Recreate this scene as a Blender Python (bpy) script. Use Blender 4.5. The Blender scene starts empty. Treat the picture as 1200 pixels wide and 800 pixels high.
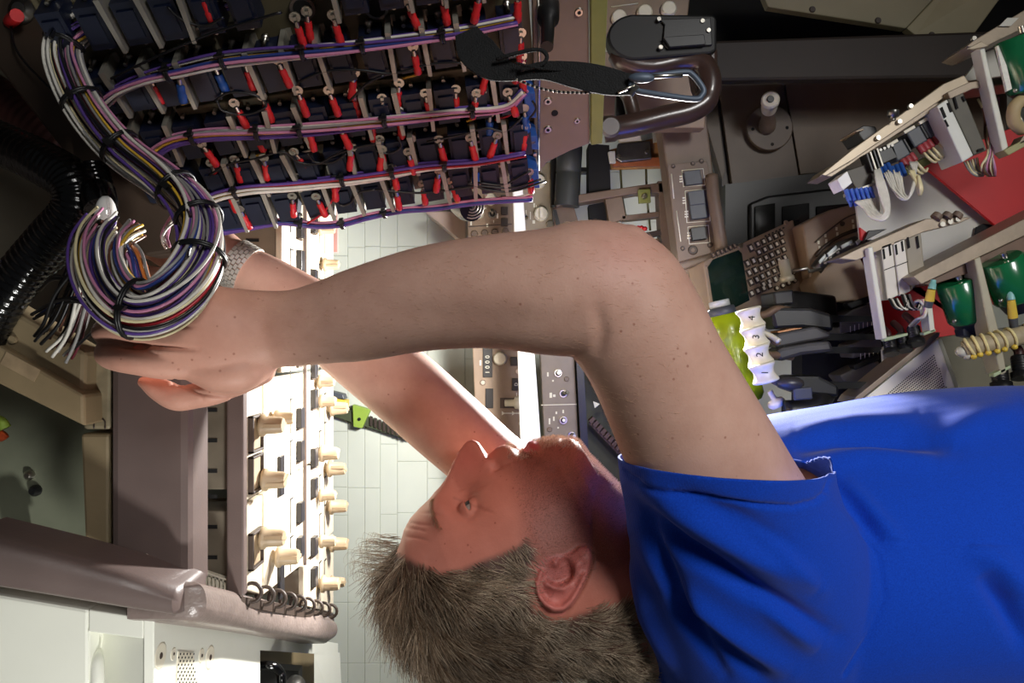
import bpy, math, random
import numpy as np
from mathutils import Vector, Matrix
random.seed(7); rng = np.random.default_rng(7)
S = bpy.context.scene
COL = S.collection
FOC = 900.0; CZ = 1.6            # focal length in pixels of the 1200 px frame, camera height

def P(px, py, d):                 # photograph pixel + distance -> point in the cockpit (up = image left, forward = image up)
    return Vector(((400 - py) / FOC * d, d, CZ + (600 - px) / FOC * d))

# ---------------------------------------------------------------- camera
cd = bpy.data.cameras.new('camera'); cam = bpy.data.objects.new('camera', cd); COL.objects.link(cam)
cd.sensor_fit = 'HORIZONTAL'; cd.sensor_width = 36; cd.lens = 36 * FOC / 1200; cd.clip_start = .02
cam.matrix_world = Matrix(((0, 1, 0, 0), (0, 0, -1, 0), (-1, 0, 0, CZ), (0, 0, 0, 1)))
S.camera = cam
# ---------------------------------------------------------------- light
w = bpy.data.worlds.new('world'); S.world = w; w.use_nodes = True
w.node_tree.nodes['Background'].inputs[0].default_value = (.9, .95, 1, 1)
w.node_tree.nodes['Background'].inputs[1].default_value = .035
S.view_settings.view_transform = 'Standard'; S.view_settings.look = 'None'
S.view_settings.exposure = 0; S.view_settings.gamma = 1; S.view_settings.use_curve_mapping = False

def lamp(name, kind, loc, power, size=.1, target=None, color=(1, 1, 1), spot=None, blend=.5):
    l = bpy.data.lights.new(name, kind); l.energy = power; l.color = color
    o = bpy.data.objects.new(name, l); COL.objects.link(o); o.location = loc
    if kind == 'AREA': l.size = size
    else: l.shadow_soft_size = size
    if spot: l.spot_size = math.radians(spot); l.spot_blend = blend
    if target is not None:
        o.rotation_euler = (Vector(target) - Vector(loc)).to_track_quat('-Z', 'Y').to_euler()
    return o
# flood lamp hung in the cockpit behind the raised arm, lights the ceiling panels and the far side
lamp('flood_lamp', 'SPOT', P(690, 372, 1.05), 4, .03, P(625, 440, 1.5), color=(1, .98, .93), spot=136, blend=.5)
lamp('flood_lamp_near', 'SPOT', P(766, 338, 1.28), 74, .03, P(606, 590, .75), color=(1, .98, .94), spot=92, blend=.2)
lamp('flood_lamp_head', 'SPOT', P(676, 366, 1.05), 32, .04, P(300, 490, 1.28), color=(1, .98, .93), spot=112, blend=.6)
# unseen soft fill light, added behind the camera for the near side
k_ = lamp('fill_light', 'AREA', (.72, -1.15, .62), 4.0, .6, P(1020, 470, .8), color=(1, .98, .95)); k_.data.spread = math.radians(58)
# ceiling dome light behind the technician
lamp('dome_light', 'SPOT', (-.85, .15, 1.55), 30, .05, P(40, 720, .7), color=(1, .99, .95), spot=52)
# ---------------------------------------------------------------- materials
def lin(c):
    return tuple(((x / 255) / 12.92 if x / 255 <= .04045 else ((x / 255 + .055) / 1.055) ** 2.4) for x in c)
MC = {}
def mat(name, rgb, rough=.5, metal=0, var=.12, scale=30, bump=0, bscale=200, spec=.5, coat=0, alpha=1, trans=0, emit=0):
    if name in MC: return MC[name]
    m = bpy.data.materials.new(name); m.use_nodes = True; MC[name] = m
    nt = m.node_tree; b = nt.nodes['Principled BSDF']; L = nt.links
    c = lin(rgb)
    b.inputs['Roughness'].default_value = rough; b.inputs['Metallic'].default_value = metal
    b.inputs['Specular IOR Level'].default_value = spec; b.inputs['Coat Weight'].default_value = coat
    b.inputs['Base Color'].default_value = (*c, 1)
    if trans: b.inputs['Transmission Weight'].default_value = trans
    if emit: b.inputs['Emission Color'].default_value = (*c, 1); b.inputs['Emission Strength'].default_value = emit
    if var or bump:
        tc = nt.nodes.new('ShaderNodeTexCoord')
    if var:
        n = nt.nodes.new('ShaderNodeTexNoise'); n.inputs['Scale'].default_value = scale; n.inputs['Detail'].default_value = 5
        L.new(tc.outputs['Object'], n.inputs['Vector'])
        r = nt.nodes.new('ShaderNodeValToRGB')
        r.color_ramp.elements[0].position = .3; r.color_ramp.elements[1].position = .72
        r.color_ramp.elements[0].color = (*[x * (1 - var) for x in c], 1)
        r.color_ramp.elements[1].color = (*[min(1, x * (1 + var)) for x in c], 1)
        L.new(n.outputs['Fac'], r.inputs['Fac']); L.new(r.outputs['Color'], b.inputs['Base Color'])
    if bump:
        n2 = nt.nodes.new('ShaderNodeTexNoise'); n2.inputs['Scale'].default_value = bscale; n2.inputs['Detail'].default_value = 3
        L.new(tc.outputs['Object'], n2.inputs['Vector'])
        bp = nt.nodes.new('ShaderNodeBump'); bp.inputs['Strength'].default_value = bump; bp.inputs['Distance'].default_value = .002
        L.new(n2.outputs['Fac'], bp.inputs['Height']); L.new(bp.outputs['Normal'], b.inputs['Normal'])
    return m
BROWN = mat('brown_paint', (112, 95, 82), .5, 0, .1, 40, .05, 500)
DBROWN = mat('dark_brown_paint', (62, 50, 43), .5, 0, .15, 20, .05, 400)
TAN = mat('tan_panel_paint', (140, 119, 99), .5, 0, .08, 40, .04, 600)
MAUVE = mat('mauve_trim_plastic', (104, 90, 86), .38, 0, .08, 25, .08, 500)
WHITE = mat('white_liner', (226, 227, 215), .45, 0, .04, 10, .03, 300)
PALE = mat('pale_grey_green_wall', (214, 219, 206), .55, 0, .05, 8, .03, 200)
BEIGE = mat('beige_primer', (130, 115, 88), .55, 0, .16, 15, .1, 200)
GREENISH = mat('grey_green_primer', (118, 122, 104), .4, 0, .2, 12, .05, 100)
OLIVE = mat('olive_strip', (128, 132, 66), .5, 0, .1, 30)
BLACK = mat('black_plastic', (22, 22, 23), .4, 0, .2, 40, .05, 400)
BLACKM = mat('matt_black', (12, 12, 12), .85, 0, .2, 40)
GLOSSB = mat('glossy_black_sleeve', (9, 9, 10), .16, 0, .1, 60, .25, 180)
METAL = mat('bare_metal', (190, 186, 176), .3, 1, .12, 60, .05, 300)
ALU = mat('dull_aluminium', (172, 168, 156), .45, .55, .12, 40, .05, 300)
STEEL = mat('dark_steel', (120, 118, 114), .35, .9, .15, 60)
RED = mat('red_lug_sleeve', (196, 34, 38), .42, 0, .12, 80)
REDM = mat('red_painted_metal', (186, 24, 28), .5, 0, .07, 20)
BLUE = mat('blue_plastic', (36, 78, 150), .4, 0, .12, 80)
NAVY = mat('dark_blue_breaker', (18, 26, 48), .4, 0, .25, 60)
CREAM = mat('cream_plastic', (226, 220, 200), .38, 0, .05, 60)
KNOBT = mat('tan_knob_plastic', (170, 150, 122), .45, 0, .06, 60)
GLASSD = mat('dark_display_glass', (22, 40, 34), .12, 0, .05, 20, coat=.5)
GREEN = mat('green_capacitor', (22, 104, 62), .22, 0, .08, 40, coat=.4)
PCB = mat('olive_circuit_board', (120, 128, 66), .5, 0, .15, 120)
GREYP = mat('grey_plastic', (70, 74, 80), .45, 0, .1, 60)
LTGREY = mat('light_grey_sheet', (192, 190, 180), .5, 0, .05, 12, .03, 200)
LETTER = mat('white_lettering', (225, 222, 205), .6, 0, 0)
INK = mat('black_ink', (20, 18, 18), .6, 0, 0)
ORANGE = mat('orange_brown_board', (168, 120, 66), .6, 0, .25, 60)
YELLOW = mat('yellow_sleeve', (214, 184, 70), .45, 0, .08, 60)
CYAN = mat('pale_blue_sleeve', (130, 186, 184), .4, 0, .06, 60)
LIME = mat('lime_bottle_plastic', (150, 168, 24), .25, 0, .06, 30, coat=.3)
LIMEP = mat('lime_paint', (150, 180, 70), .5, 0, .06, 30)
LACE = mat('cream_lacing_tape', (222, 208, 150), .7, 0, .1, 90)
WEB = mat('black_webbing', (20, 21, 23), .8, 0, .3, 300, .8, 900)
ANOD = mat('grey_blue_anodised', (84, 96, 112), .5, .25, .1, 60)
WIREC = {'white': (216, 212, 202), 'violet': (88, 62, 138), 'pink': (198, 130, 164), 'red': (176, 34, 48), 'yellow': (214, 172, 60),
         'blue': (44, 62, 130), 'grey': (140, 138, 136), 'black': (18, 18, 20), 'brown': (104, 66, 50), 'cream': (226, 214, 170), 'maroon': (90, 30, 40), 'orange': (206, 120, 56)}
WM = {k: mat(k + '_wire', v, .38, 0, .08, 120) for k, v in WIREC.items()}

# ---------------------------------------------------------------- mesh helpers
def V(x): return Vector(x)
class MB:
    def __init__(s): s.v = []; s.f = []; s.fm = []; s.fs = []; s.mats = []
    def add(s, vs, fs, m, smooth=False):
        if m not in s.mats: s.mats.append(m)
        k = s.mats.index(m); o = len(s.v)
        s.v.extend([tuple(x) for x in vs]); s.f.extend([tuple(i + o for i in f) for f in fs])
        s.fm.extend([k] * len(fs)); s.fs.extend([smooth] * len(fs)); return s
    def prism(s, pts, off, m):                       # polygon extruded by a vector
        n = len(pts); off = V(off); pts = [V(p) for p in pts]
        fs = [tuple(range(n)), tuple(range(2 * n - 1, n - 1, -1))] + [(i, n + i, n + (i + 1) % n, (i + 1) % n) for i in range(n)]
        return s.add(pts + [p + off for p in pts], fs, m)
    def box(s, F, a, b, c, m):                       # in frame F: (a0,a1),(b0,b1),(c0,c1)
        pts = [F(a[0], b[0], c[0]), F(a[1], b[0], c[0]), F(a[1], b[1], c[0]), F(a[0], b[1], c[0])]
        return s.prism(pts, F(0, 0, c[1]) - F(0, 0, c[0]), m)
    def cyl(s, p, q, r, m, r2=None, n=14, smooth=True, cap=True):
        p = V(p); q = V(q); r2 = r if r2 is None else r2
        return s.lathe(p, q - p, [(0, r), (1, r2)], m, n, smooth, cap)
    def lathe(s, p, ax, prof, m, n=16, smooth=True, cap=True):     # prof: (fraction along ax, radius)
        p = V(p); ax = V(ax); d = ax.normalized()
        u = d.orthogonal().normalized(); v = d.cross(u)
        vs = []; fs = []
        for t, r in prof:
            for k in range(n):
                a = 2 * math.pi * k / n
                vs.append(p + ax * t + (u * math.cos(a) + v * math.sin(a)) * max(r, 1e-5))
        for i in range(len(prof) - 1):
            for k in range(n):
                fs.append((i * n + k, i * n + (k + 1) % n, (i + 1) * n + (k + 1) % n, (i + 1) * n + k))
        s.add(vs, fs, m, smooth)
        if cap:
            L = (len(prof) - 1) * n
            s.add(vs[:n], [tuple(range(n - 1, -1, -1))], m); s.add(vs[L:], [tuple(range(n))], m)
        return s
    def tube(s, pts, r, m, n=8, close=False, flat=1.0, caps=True):    # swept along points (world)
        pts = [V(p) for p in pts]; N = len(pts); rr = r if isinstance(r, (list, tuple)) else [r] * N
        T = [((pts[(i + 1) % N] if close or i < N - 1 else pts[i]) - (pts[i - 1] if close or i > 0 else pts[i])).normalized() for i in range(N)]
        u = T[0].orthogonal().normalized(); vs = []; fs = []
        for i in range(N):
            u = (u - T[i] * u.dot(T[i]))
            u = u.normalized() if u.length > 1e-6 else T[i].orthogonal().normalized()
            v = T[i].cross(u)
            for k in range(n):
                a = 2 * math.pi * k / n
                vs.append(pts[i] + (u * math.cos(a) + v * math.sin(a) * flat) * rr[i])
        for i in range(N if close else N - 1):
            j = (i + 1) % N
            for k in range(n):
                fs.append((i * n + k, i * n + (k + 1) % n, j * n + (k + 1) % n, j * n + k))
        if caps and not close: fs += [tuple(range(n - 1, -1, -1)), tuple((N - 1) * n + k for k in range(n))]
        return s.add(vs, fs, m, True)
    def ball(s, c, r, m, n=12, sc=(1, 1, 1)):
        c = V(c); vs = []; fs = []; h = n // 2
        for i in range(h + 1):
            for k in range(n):
                th = math.pi * i / h; ph = 2 * math.pi * k / n
                vs.append(c + V((r * sc[0] * math.sin(th) * math.cos(ph), r * sc[1] * math.sin(th) * math.sin(ph), r * sc[2] * math.cos(th))))
        for i in range(h):
            for k in range(n): fs.append((i * n + k, (i + 1) * n + k, (i + 1) * n + (k + 1) % n, i * n + (k + 1) % n))
        return s.add(vs, fs, m, True)
    def mesh(s, name):
        me = bpy.data.meshes.new(name); me.from_pydata(s.v, [], s.f)
        for m in s.mats: me.materials.append(m)
        me.polygons.foreach_set('material_index', s.fm); me.polygons.foreach_set('use_smooth', s.fs); me.update()
        return me
    def build(s, name, parent=None, bevel=0, me=None):
        o = bpy.data.objects.new(name, me or s.mesh(name)); COL.objects.link(o)
        if parent is not None:
            o.parent = parent; o.matrix_parent_inverse = INV(parent)
        if bevel:
            b = o.modifiers.new('bevel', 'BEVEL'); b.width = bevel; b.segments = 2; b.limit_method = 'ANGLE'; b.angle_limit = .6
        return o
def INV(p):
    M = Matrix.Identity(4)
    while p is not None:
        M = p.matrix_parent_inverse @ Matrix.Translation(p.location) @ M if p.parent is not None else Matrix.Translation(p.location) @ M
        p = p.parent
    return M.inverted()
def thing(name, label, cat, loc=(0, 0, 0), group=None):
    o = bpy.data.objects.new(name, None); COL.objects.link(o); o.location = loc; o.empty_display_size = .02
    return tag(o, label, cat, group)
def tag(o, label, cat, group=None):
    o['label'] = label; o['category'] = cat
    if group: o['group'] = group
    return o
def struct(o): o['kind'] = 'structure'; return o
class Frame:                                         # o + a*u + b*v + c*n
    def __init__(s, o, u, v, n=None):
        s.o = V(o); s.u = V(u); s.v = V(v); s.n = V(n) if n is not None else V(u).cross(V(v)).normalized()
    def __call__(s, a, b, c=0): return s.o + s.u * a + s.v * b + s.n * c
def pixframe(p00, p10, p01, toward=True):            # unit frame on three points (px,py,d); a along 00->10, b along 00->01 in metres; n towards the camera
    o = P(*p00); u = (P(*p10) - o); v = (P(*p01) - o); lu = u.length; u.normalize()
    v = v - u * v.dot(u); lv = v.length; v.normalize(); n = u.cross(v)
    if (n.dot(V((0, 0, CZ)) - o) < 0) == toward: n = -n
    F = Frame(o, u, v, n); F.lu = lu; F.lv = lv; return F
def at(F, px, py):                                   # where the sight line through a pixel meets the plane of F -> (a, b)
    r = P(px, py, 1) - V((0, 0, CZ)); t = (F.o - V((0, 0, CZ))).dot(F.n) / r.dot(F.n)
    q = V((0, 0, CZ)) + r * t - F.o
    return q.dot(F.u), q.dot(F.v)
def pl(F, px, py, c=0):
    a, b = at(F, px, py); return F(a, b, c)
def pp(pts): return [P(*p) for p in pts]
def spline(pts, k=6):                                # Catmull-Rom through points
    pts = [V(p) for p in pts]; out = []
    q = [pts[0] * 2 - pts[1]] + pts + [pts[-1] * 2 - pts[-2]]
    for i in range(1, len(q) - 2):
        for j in range(k):
            t = j / k; a, b, c, d = q[i - 1], q[i], q[i + 1], q[i + 2]
            out.append(.5 * ((2 * b) + (c - a) * t + (2 * a - 5 * b + 4 * c - d) * t * t + (3 * b - a - 3 * c + d) * t ** 3))
    out.append(pts[-1]); return out
def text(s, name, parent, F, a, b, size, m, c=.0003, rot=None, extr=.0002):
    cu = bpy.data.curves.new(name, 'FONT'); cu.body = s; cu.size = size; cu.align_x = 'CENTER'; cu.align_y = 'CENTER'; cu.extrude = extr
    cu.materials.append(m); o = bpy.data.objects.new(name, cu); COL.objects.link(o)
    # upright text: its own up is world up (image left) projected on the panel
    up = rot if rot is not None else V((0, 0, 1)); up = (up - F.n * up.dot(F.n)).normalized(); rt = up.cross(F.n)
    dg = bpy.context.evaluated_depsgraph_get(); tm = bpy.data.meshes.new_from_object(o.evaluated_get(dg)); bpy.data.objects.remove(o)
    o = bpy.data.objects.new(name, tm); COL.objects.link(o)
    M = Matrix((rt, up, F.n)).transposed().to_4x4(); M.translation = F(a, b, c)
    o.matrix_world = M
    if parent is not None:
        o.parent = parent; o.matrix_parent_inverse = INV(parent)
    return o
def proj(co):                                        # numpy (n,3) -> pixels, distance
    d = co[:, 1]; return 600 - (co[:, 2] - CZ) / d * FOC, 400 - co[:, 0] / d * FOC, d
def resec(secs, k=5):                                # smooth the section list
    A = np.array(secs, float); out = []
    q = np.vstack([2 * A[0] - A[1], A, 2 * A[-1] - A[-2]])
    for i in range(1, len(q) - 2):
        for j in range(k):
            t = j / k; a, b, c, d = q[i - 1:i + 3]
            out.append(.5 * (2 * b + (c - a) * t + (2 * a - 5 * b + 4 * c - d) * t * t + (3 * b - a - 3 * c + d) * t ** 3))
    out.append(A[-1]); return [tuple(x) for x in out]
def sstep(a, b, x):
    t = np.clip((x - a) / (b - a), 0, 1); return t * t * (3 - 2 * t)
def seg_dist(x, y, pts):                             # distance to a polyline in pixels, position along (0..1)
    best = np.full(len(x), 1e9); along = np.zeros(len(x)); n = len(pts) - 1
    for i in range(n):
        ax, ay = pts[i]; bx, by = pts[i + 1]; dx, dy = bx - ax, by - ay
        t = np.clip(((x - ax) * dx + (y - ay) * dy) / (dx * dx + dy * dy + 1e-9), 0, 1)
        dd = np.hypot(x - ax - t * dx, y - ay - t * dy); k = dd < best
        best[k] = dd[k]; along[k] = (i + t[k]) / n
    return best, along
def poly_sd(x, y, pts):                              # signed distance, positive inside
    d, _ = seg_dist(x, y, pts + [pts[0]]); ins = np.zeros(len(x), bool); n = len(pts)
    for i in range(n):
        x1, y1 = pts[i]; x2, y2 = pts[(i + 1) % n]
        c = (y1 > y) != (y2 > y)
        with np.errstate(divide='ignore', invalid='ignore'):
            ins ^= c & (x < (x2 - x1) * (y - y1) / (y2 - y1) + x1)
    return np.where(ins, d, -d)
# ================================================================ the flight deck shell
Z3 = V((0, 0, 1)); Y3 = V((0, 1, 0)); X3 = V((1, 0, 0))
def slab(name, x, y, z, m, parent=None, kind=True):
    b = MB(); b.prism([(x[0], y[0], z[0]), (x[1], y[0], z[0]), (x[1], y[1], z[0]), (x[0], y[1], z[0])], (0, 0, z[1] - z[0]), m)
    o = b.build(name, parent)
    return struct(o) if kind else o
slab('floor', (-1.6, 1.3), (-.2, 1.85), (-.05, 0), mat('grey_floor_covering', (86, 84, 80), .8, 0, .15, 60, .2, 300))
wall = slab('wall_left', (-1.6, 1.3), (1.76, 1.85), (0, 2.5), PALE)
slab('wall_front', (1.3, 1.36), (-.2, 1.85), (0, 2.5), BROWN)
slab('wall_back', (-1.66, -1.6), (-.2, 1.85), (0, 2.5), WHITE)
ceil_ = slab('ceiling', (-1.6, 1.3), (.2, 1.85), (2.46, 2.5), DBROWN)
def piece(name, parent, pts, off, m, bevel=0):
    b = MB(); b.prism(pp(pts), off, m); return b.build(name, parent, bevel)
# panels of the side wall with open joints between them
WY = 1.76
def wall_panel(x0, y0, x1, y1, m=PALE, lift=.012):
    g = .13
    return piece('wall_panel', wall, [(x0 + g, y0 + g, WY), (x1 - g, y0 + g, WY), (x1 - g, y1 - g, WY), (x0 + g, y1 - g, WY)], (0, -lift * .25 - .001, 0), m, .001)
for x0, x1, ys, lf in [(376, 408, [150, 240, 300, 345, 410, 505, 570, 603, 705, 776, 830], .014), (408, 428, [150, 262, 290, 360, 430, 502, 571, 648, 705, 776, 830], .010), (428, 446, [150, 289, 330, 420, 500, 571, 640, 700, 776, 830], .016),
                   (446, 466, [150, 250, 290, 420, 520, 602, 690, 776, 830], .009), (466, 501, [150, 289, 340, 450, 540, 600, 700, 776, 830], .015), (501, 545, [150, 289, 400, 560, 660, 760, 830], .012),
                   (545, 640, [150, 280, 420, 560, 700, 830], .010), (640, 728, [120, 202, 262, 340, 420], .010), (728, 758, [120, 196, 252, 300, 380], .016), (758, 800, [120, 196, 260, 330, 400], .010), (800, 870, [150, 230, 300, 400], .012)]:
    for y0, y1 in zip(ys, ys[1:]): wall_panel(x0, y0, x1, y1, PALE, lf)
b = MB(); F = pixframe((379, 240, 1.742), (397, 240, 1.742), (379, 297, 1.742)); b.box(F, (0, F.lu), (0, F.lv), (0, .003), mat('white_placard_edge', (236, 226, 216), .5, 0, 0)); b.box(F, (.003, F.lu - .003), (.003, F.lv - .003), (.003, .0036), mat('salmon_placard', (232, 170, 158), .5, 0, .05))
tag(b.build('placard', None, .001), 'salmon pink placard on the pale side wall above the ceiling switches', 'placard')
# light wedge fairing and the long bright strip between the side consoles
piece('fairing', wall, [(498, 248, 1.66), (546, 246, 1.66), (546, 284, 1.66), (540, 282, 1.66)], (0, .09, 0), mat('pinkish_fairing', (214, 190, 176), .5, 0, .05), .003)
st = struct(piece('trim_1', None, [(600, 196, 1.36), (611, 196, 1.36), (637, 560, 1.36), (611, 560, 1.36)], (0, .05, 0), mat('white_strip', (244, 244, 240), .4, 0, 0), .003))
# ---- ceiling rear frame and liner (bottom left of the photograph)
fr1 = struct(piece('trim_2', None, [(128, 398, .70), (222, 398, .70), (222, 700, .70), (128, 690, .70)], (0, .05, 0), MAUVE, .008))
b = MB()
for q in [(150, 664, 44, 2.2, 10), (158, 650, 3, 9, 0), (172, 648, 6, 14, 5), (166, 658, 12, 5, 0), (180, 660, 5, 4, 0)]:
    x0, y0, ww, hh, sk = q; b.prism(pp([(x0, y0, .6995), (x0 + ww, y0 + sk, .6995), (x0 + ww, y0 + sk + hh * .6, .6995), (x0, y0 + hh, .6995)]), (0, -.0006, 0), mat('chipped_primer', (176, 168, 156), .6, 0, .1, 80))
b.build('paint_chip', fr1)['kind'] = 'stuff'
post = struct(piece('trim_3', None, [(94, 508, .715), (128, 508, .715), (128, 668, .715), (100, 660, .715)], (0, .05, 0), BEIGE, .003))
post2 = piece('patch_plate', post, [(98, 410, .71), (130, 408, .71), (129, 503, .71), (97, 503, .71)], (0, .045, 0), mat('worn_beige_primer', (142, 130, 104), .55, 0, .3, 40, .2, 150), .003)
b = MB(); b.tube(spline(pp([(110, 502, .7095), (111, 492, .7095), (118, 490, .7095), (123, 494, .7095), (123, 503, .7095)]), 4), .0007, DBROWN, 6); b.build('scribed_mark', post2)
beam = struct(piece('trim_4', None, [(-30, 336, .69), (100, 412, .69), (98, 462, .69), (-30, 388, .69)], (0, .04, 0), BEIGE, .004))
piece('flange', beam, [(-30, 388, .68), (98, 462, .68), (99, 500, .68), (-30, 436, .68)], (0, .05, 0), mat('tan_primer', (138, 121, 92), .5, 0, .14, 18, .08, 200), .003)
b = MB(); F = pixframe((8, 412, .6795), (60, 440, .6795), (2, 424, .6795)); b.box(F, (0, .034), (0, .012), (0, .0004), mat('tan_placard', (148, 128, 100), .6, 0, .2, 90)); b.build('stamped_label', beam)
b = MB(); b.lathe(P(16, 398, .69), (0, -.003, 0), [(0, .0042), (1, .0036)], BEIGE, 12); b.lathe(P(1, 390, .69), (0, -.003, 0), [(0, .0042), (1, .0036)], BEIGE, 12); b.build('rivet', beam)
# open box behind: back plate, seen from inside
bx = struct(piece('wall_ceiling_box', None, [(-60, 420, .93), (150, 420, .93), (150, 700, .93), (-60, 700, .93)], (0, .02, 0), GREENISH))
b = MB(); c0 = P(42, 575, .93)
b.lathe(P(36, 556, .93), (0, -.008, 0), [(0, .006), (.6, .006), (1, .003)], METAL, 14); b.lathe(P(43, 574, .93), (0, -.010, 0), [(0, .007), (.5, .007), (1, .004)], BLACK, 12); b.build('screw', bx)
lt = thing('latch', 'small black and white latch inside the grey-green ceiling box', 'latch', P(28, 628, .90))
b = MB(); b.lathe(P(22, 626, .915), P(22, 626, .875) - P(22, 626, .915), [(0, .014), (.8, .014), (1, .011)], BLACK, 20); b.build('latch_body', lt)
b = MB(); b.lathe(P(27, 627, .875), (0, -.004, 0), [(0, .009), (1, .009)], CREAM, 18); b.lathe(P(27, 627, .871), (0, -.003, 0), [(0, .005), (1, .0045)], BLACK, 14); b.build('latch_face', lt)
b = MB(); b.prism(pp([(34, 620, .89), (42, 618, .89), (47, 634, .89), (38, 637, .89)]), (0, -.006, 0), METAL); b.build('catch', lt, .001)
b = MB(); b.tube(spline(pp([(-14, 488, .8), (0, 494, .79), (6, 502, .79)]), 5), .006, LIMEP, 8); b.tube(spline(pp([(-14, 512, .8), (0, 512, .79), (6, 508, .79)]), 5), .005, mat('orange_wire_cap', (220, 90, 40), .5, 0, .05), 8)
tag(b.build('capped_wires'), 'green and orange capped wire ends at the left border of the frame', 'wire')
# curved mauve bar and its continuation under the switch panel
bar = MB(); 
sec = [(0, 0), (.010, -.010), (.026, -.013), (.040, -.010), (.048, 0), (.048, .03), (0, .03)]
def bar_sweep(stations, m, name, parent=None, away=Y3):        # station: top edge pixel, bottom edge pixel, distance
    mb = MB(); N = len(stations); prof = [(0, .016)] + [(.5 - .5 * math.cos(math.pi * k / 16), .012 - .018 * math.sin(math.pi * k / 16) ** .6) for k in range(1, 16)] + [(1, .016), (1, .05), (0, .05)]
    vs = []; K = len(prof)
    for t, bt, d in stations:
        a = P(*t, d); c = P(*bt, d)
        for f, dy in prof: vs.append(a + (c - a) * f + away * dy)
    fs = [tuple(range(K - 1, -1, -1)), tuple((N - 1) * K + k for k in range(K))]
    for i in range(N - 1):
        for k in range(K): fs.append((i * K + k, i * K + (k + 1) % K, (i + 1) * K + (k + 1) % K, (i + 1) * K + k))
    mb.add(vs, fs, m, True); o = mb.build(name, parent); o.modifiers.new('edges', 'EDGE_SPLIT').split_angle = .9; return o
b1 = struct(bar_sweep([((-40, 622), (-40, 684), .62), ((60, 646), (60, 700), .635), ((140, 668), (140, 713), .65), ((205, 688), (205, 722), .66), ((214, 692), (214, 718), .668)], MAUVE, 'trim_5'))
b2 = struct(bar_sweep([((216, 686), (216, 725), .672), ((234, 681), (234, 729), .68), ((300, 698), (300, 740), .86), ((360, 713), (360, 750), 1.06), ((384, 720), (384, 754), 1.15), ((391, 726), (391, 748), 1.18)], mat('worn_mauve_plastic', (128, 114, 108), .33, 0, .12, 60, .35, 260), 'trim_6', None, Z3))
# white liner panels
pa = piece('ceiling_panel', ceil_, [(-40, 690, .66), (104, 714, .672), (104, 850, .672), (-40, 850, .66)], (0, .02, 0), WHITE, .003)
piece('ceiling_panel', ceil_, [(104, 714, .672), (168, 724, .676), (168, 748, .676), (104, 740, .672)], (0, .02, 0), WHITE, .001)
piece('ceiling_panel', ceil_, [(168, 724, .676), (180.5, 726, .678), (180.5, 850, .678), (168, 850, .676)], (0, .02, 0), WHITE, .001)
rc = MB(); rc.prism(pp([(104, 739, .71), (168, 747, .679), (168, 850, .679), (104, 850, .71)]), (0, .01, 0), WHITE); rc.prism(pp([(103, 739, .672), (168, 747, .678), (168, 748, .678), (103, 740, .715)]), (0, .004, 0), WHITE)
rc.prism(pp([(103, 738, .672), (104.5, 738, .672), (104.5, 850, .715), (103, 850, .715)]), (0, .03, 0), WHITE); rec = rc.build('handle_recess', ceil_)
hd = MB(); hd.tube(spline(pp([(112, 766, .69), (113, 774, .682), (114, 800, .678), (113, 850, .678)]), 5), .0062, WHITE, 12); hd.build('pull_handle', rec)
pb = piece('ceiling_panel', ceil_, [(181.5, 722, .68), (292, 741, .925), (292, 850, .925), (181.5, 850, .68)], (0, .02, 0), WHITE, .002)
Fb = pixframe((181.5, 722, .68), (292, 741, .925), (181.5, 850, .68))
for q, rr in (((188, 768), .0125), ((246, 770), .0125), ((203, 766), .006), ((236, 768), .0075)):
    b = MB(); c = pl(Fb, *q); b.lathe(c - Fb.n * .001, Fb.n * .0016, [(0, rr), (.6, rr), (1, rr * .85)], CREAM, 20); b.lathe(c + Fb.n * .0006, Fb.n * .0006, [(0, rr * .25), (1, rr * .2)], DBROWN, 8); b.build('fastener', pb)
gr = MB(); q0 = [pl(Fb, *p, .001) for p in ((208, 763), (226, 765), (233, 850), (203, 850))]; gr.prism(q0, -Fb.n * .002, CREAM)
for i in range(7):
    for k in range(22):
        px = 206 + i * 3.9 + (k % 2) * 1.9 - (k * .12); py = 766 + k * 4.2
        if 207 - (py - 763) * .05 < px < 226 + (py - 765) * .075: c = pl(Fb, px, py, .0012); gr.lathe(c, Fb.n * .0004, [(0, .0011), (1, .0011)], BLACKM, 6)
gr.build('speaker_grille', pb)
pc = piece('ceiling_panel', ceil_, [(293, 742, .82), (394, 757, 1.14), (398, 850, 1.14), (293, 850, .82)], (0, .012, 0), WHITE, .002) if False else None
for pts in ([(293, 742, .928), (394, 757, 1.38), (394, 768, 1.38), (293, 762, .928)], [(293, 762, .928), (300, 763, .95), (300, 850, .95), (293, 850, .928)], [(368, 766, 1.228), (396, 768, 1.39), (400, 850, 1.39), (368, 850, 1.228)]):
    piece('ceiling_panel', ceil_, pts, (0, .016, 0), WHITE, .001)
b = MB(); b.prism(pp([(290, 758, 1.04), (376, 758, 1.40), (376, 850, 1.40), (290, 850, 1.04)]), (0, .01, 0), BEIGE); b.build('socket_recess', ceil_)
sk = thing('oxygen_hose_socket', 'black hose end and ringed socket in the bright ceiling recess', 'socket', P(330, 795, .95))
b = MB(); b.tube(spline(pp([(296, 780, .99), (318, 780, .99), (328, 787, 1.0), (330, 800, 1.0), (330, 840, 1.02)]), 5), .006, GLOSSB, 12); b.build('hose_end', sk)
b = MB(); b.lathe(P(346, 803, 1.12), (0, -.03, 0), [(0, .016), (.6, .016), (.8, .012), (1, .012)], STEEL, 20); b.build('socket_ring', sk)
b = MB(); b.prism(pp([(300, 783, 1.03), (350, 786, 1.14), (350, 850, 1.14), (300, 850, 1.03)]), (0, .02, 0), BLACK); b.build('socket_body', sk)
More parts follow.
